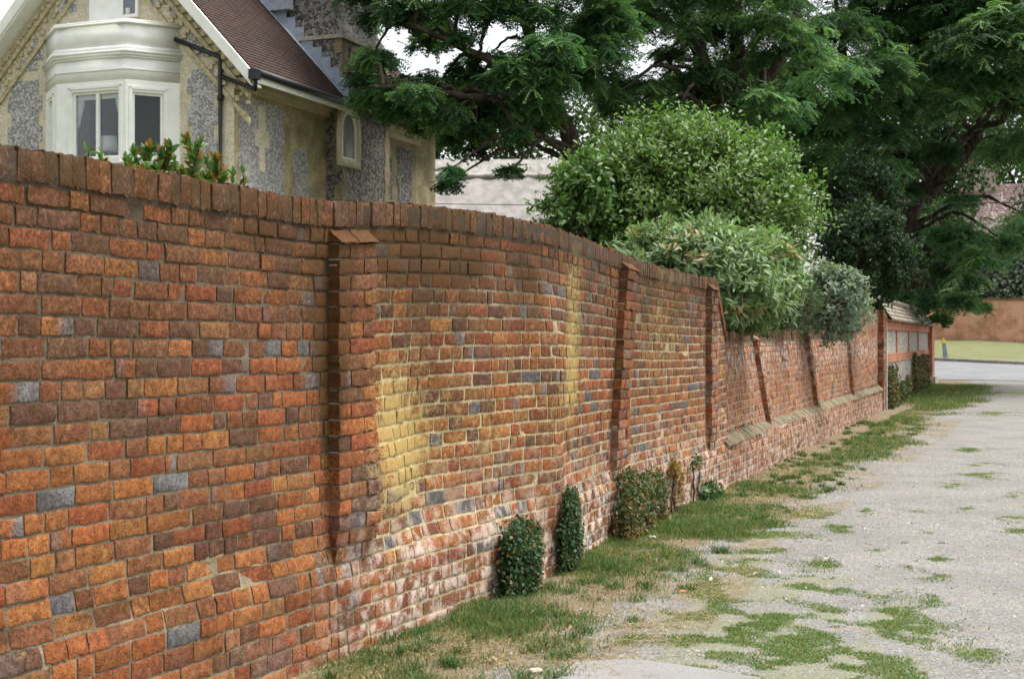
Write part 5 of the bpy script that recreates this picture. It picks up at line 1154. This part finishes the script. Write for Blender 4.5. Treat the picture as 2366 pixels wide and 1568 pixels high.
for a, b in zip(ts, td):                                  # tufts of longer grass fanning out from one root
    n = int(rng.uniform(40, 110)); r = rng.uniform(.03, .09); s = a+rng.normal(0, r*.5, n); d = b+rng.normal(0, r*.5, n); hl = rng.uniform(.04, .095)
    base = np.array([(.045, .105, .028), (.06, .125, .035), (.075, .14, .055)][rng.integers(0, 3)]); k = rng.random((n, 1)) < .14
    A_.add(*blades('t', s, d, hl*rng.uniform(.5, 1.2, n), np.where(k, vary((.30, .23, .11), n), vary(base, n, .35)), 1.35, .0024*(1+.06*(a-sN))))
A_.build('grass', GRASSM)
# low patches of grass in the gravel
A_ = Acc()
PSD += [(sN+rng.random()**1.3*9, rng.uniform(.8, 2.4), rng.uniform(.06, .2), rng.uniform(.03, .09)) for _ in range(110)]
for (a, b, c, e) in PSD:
    n = int(5200*min(c*e/.06, 2.4)); s = rng.normal(a, c*.62, n); d = rng.normal(b, e*.62, n); 
    x, y = Pxy(s); p, q = Tn(s); X, Y = x+q*d, y-p*d; f = fbm(X*5, Y*5, 6.1, 4); ok = (rng.random(n) < sstep(.43, .62, f)) & (d > .1); s, d = s[ok], d[ok]; n = len(s)
    if n: A_.add(*blades('p', s, d, rng.uniform(.010, .030, n), np.where(rng.random((n, 1)) < .2, vary((.30, .26, .12), n), vary((.115, .20, .058), n, .35)), 1.1, .0028))
A_.build('lane_grass', GRASSM)
# dead stalks lying on the verge
A_ = Acc(); n = 90000; s = sN+rng.random(n)**1.4*24; d = rng.random(n)*vwidth(s)*1.6; f = fbm(s*2, d*2, 9, 3); ok = rng.random(n) < sstep(.35, .6, f); s, d = s[ok], d[ok]; n = len(s)
A_.add(*blades('s', s, d, rng.uniform(.03, .11, n), vary((.36, .275, .155), n, .5), 1.3, .0018, flat=.85, zoff=.006)); A_.build('dry_grass', GRASSM)
# loose stones of the lane
OT = np.array([(1, 0, 0), (0, 1, 0), (-1, 0, 0), (0, -1, 0), (.25, .2, .8), (-.2, -.25, .75)]); OF = np.array([(0, 1, 4), (1, 2, 4), (2, 5, 4), (3, 4, 5), (3, 0, 4), (2, 3, 5)])
n = 75000; s = sN+(rng.random(n)**1.5)*16; d = rng.uniform(.0, 6.0, n); x, y = Pxy(s); a, b = Tn(s); f = fbm((x+b*d)*1.2, (y-a*d)*1.2, 0.4, 4); ok = rng.random(n) < (.25+1.2*sstep(.42, .62, f))*sstep(.1, 1.4, d); s, d = s[ok], d[ok]; n = len(s)
X, Y, Z = gz(s, d); ang_ = rng.uniform(0, 6.28, n); Lz = rng.lognormal(math.log(.0048), .42, n)
V, F, m_ = place(OT, OF, np.stack([X, Y, Z], -1), np.stack([np.cos(ang_), np.sin(ang_), 0*ang_], -1), np.array([0, 0, 1.0])+rng.normal(size=(n, 3))*.25, Lz, Lz*rng.uniform(.55, 1, n))
pc = np.array([(.26, .25, .235), (.33, .32, .305), (.19, .175, .16), (.25, .21, .165), (.10, .092, .085)])[rng.choice(5, n, p=[.36, .26, .16, .14, .08])]*rng.uniform(.8, 1.2, (n, 1))
tag(mk('gravel', V, F, CHIP, None, False, {'Col': np.repeat(pc, m_, 0)}), kind='stuff')
# a few bigger pieces lying about
def pebble(px, py, r, col, label, name='stone', cat='stone', group=None, flat=.5):
    sd = sd_of(px, py); X, Y, Z = gz(np.array(sd[0]), np.array(sd[1])); n1, n2 = 10, 7; V = []
    for i in range(n2):
        ph = math.pi*i/(n2-1)
        for j in range(n1):
            th = 2*math.pi*j/n1; k = 1+.28*(float(vnoise(3*math.cos(th)+px, 3*math.sin(th), 2*ph))-.5); V.append((X+r*1.25*k*math.sin(ph)*math.cos(th), Y+r*k*math.sin(ph)*math.sin(th), Z+r*flat*.6+r*flat*k*math.cos(ph)))
    F = [(i*n1+j, i*n1+(j+1) % n1, (i+1)*n1+(j+1) % n1, (i+1)*n1+j) for i in range(n2-1) for j in range(n1)]
    return tag(mk(name, np.array(V), F, CHIP, None, True, {'Col': np.broadcast_to(np.array(col), (len(V), 3))}, org=(float(X), float(Y), float(Z))), label, cat, group)
pebble(1238, 1558, .030, (.50, .42, .32), 'flat tan stone at the bottom edge of the verge')
pebble(1578, 1372, .022, (.45, .22, .08), 'orange brown stone lump among the lane grass patches')
pebble(1508, 1176+72, .028, (.42, .39, .36), 'grey stone lying below the broad ivy clump')
pebble(2100, 1440, .012, (.10, .09, .08), 'small dark stone on the pale gravel')
def dead_leaf(px, py, L, col, label, i):
    sd = sd_of(px, py); X, Y, Z = gz(np.array(sd[0]), np.array(sd[1])); T_, F_ = leaf_T(.55, -.35, .25); a = rng.uniform(0, 6.28)
    V, F, _ = place(T_, F_, np.array([[X, Y, Z+.02]]), np.array([[math.cos(a), math.sin(a), .15]]), np.array([[.3*rng.normal(), .3*rng.normal(), 1.0]]), np.array([L*.72]))
    mk_ = mk('fallen_leaf', V, F, DRY, None, False, {'Col': np.broadcast_to(np.array(col)*.62, (len(V), 3))}, org=(float(X), float(Y), float(Z))); tag(mk_, label, 'leaf', 'dry leaves fallen on the verge')
for i, (x, y, L, c) in enumerate([(1205, 1478, .085, (.72, .72, .68)), (1262, 1502, .045, (.62, .55, .45)), (1557, 1448, .055, (.55, .46, .33)), (1368, 1490, .05, (.55, .48, .36)), (1640, 1350, .06, (.68, .62, .50)), (1630, 1282, .07, (.62, .56, .44)), (1585, 1225, .06, (.66, .6, .5)), (1390, 1512, .06, (.6, .5, .36)),
                                  (1430, 1530, .05, (.64, .56, .42)), (1150, 1540, .05, (.5, .38, .22)), (1660, 1395, .05, (.60, .45, .28)), (1320, 1468, .06, (.45, .30, .16)), (1560, 1518, .06, (.58, .5, .38)), (1740, 1335, .05, (.66, .6, .5)), (1910, 1300, .04, (.62, .5, .36)), (1065, 1500, .05, (.55, .42, .25))]):
    dead_leaf(x, y, L, c, 'curled pale dry leaf or pod lying on the verge', i)

# plain words for the setting
for k, v in {'ground': 'rough garden ground behind the wall', 'lane': 'pale grey gravel lane beside the wall', 'road': 'grey tarmac road crossing the lane end', 'grass_bank': 'mown grass bank across the road',
             'kerb': 'low grey stone kerb below the grass bank', 'tarmac_apron': 'smooth grey tarmac edge in the near corner', 'grass': 'green and dry grass growing along the wall foot',
             'lane_grass': 'low flat grass patches spreading in the gravel', 'dry_grass': 'dead straw stalks lying on the verge', 'gravel': 'loose small stones scattered on the lane'}.items():
    if k in bpy.data.objects: bpy.data.objects[k]['label'] = v; bpy.data.objects[k]['category'] = k.replace('_', ' ')
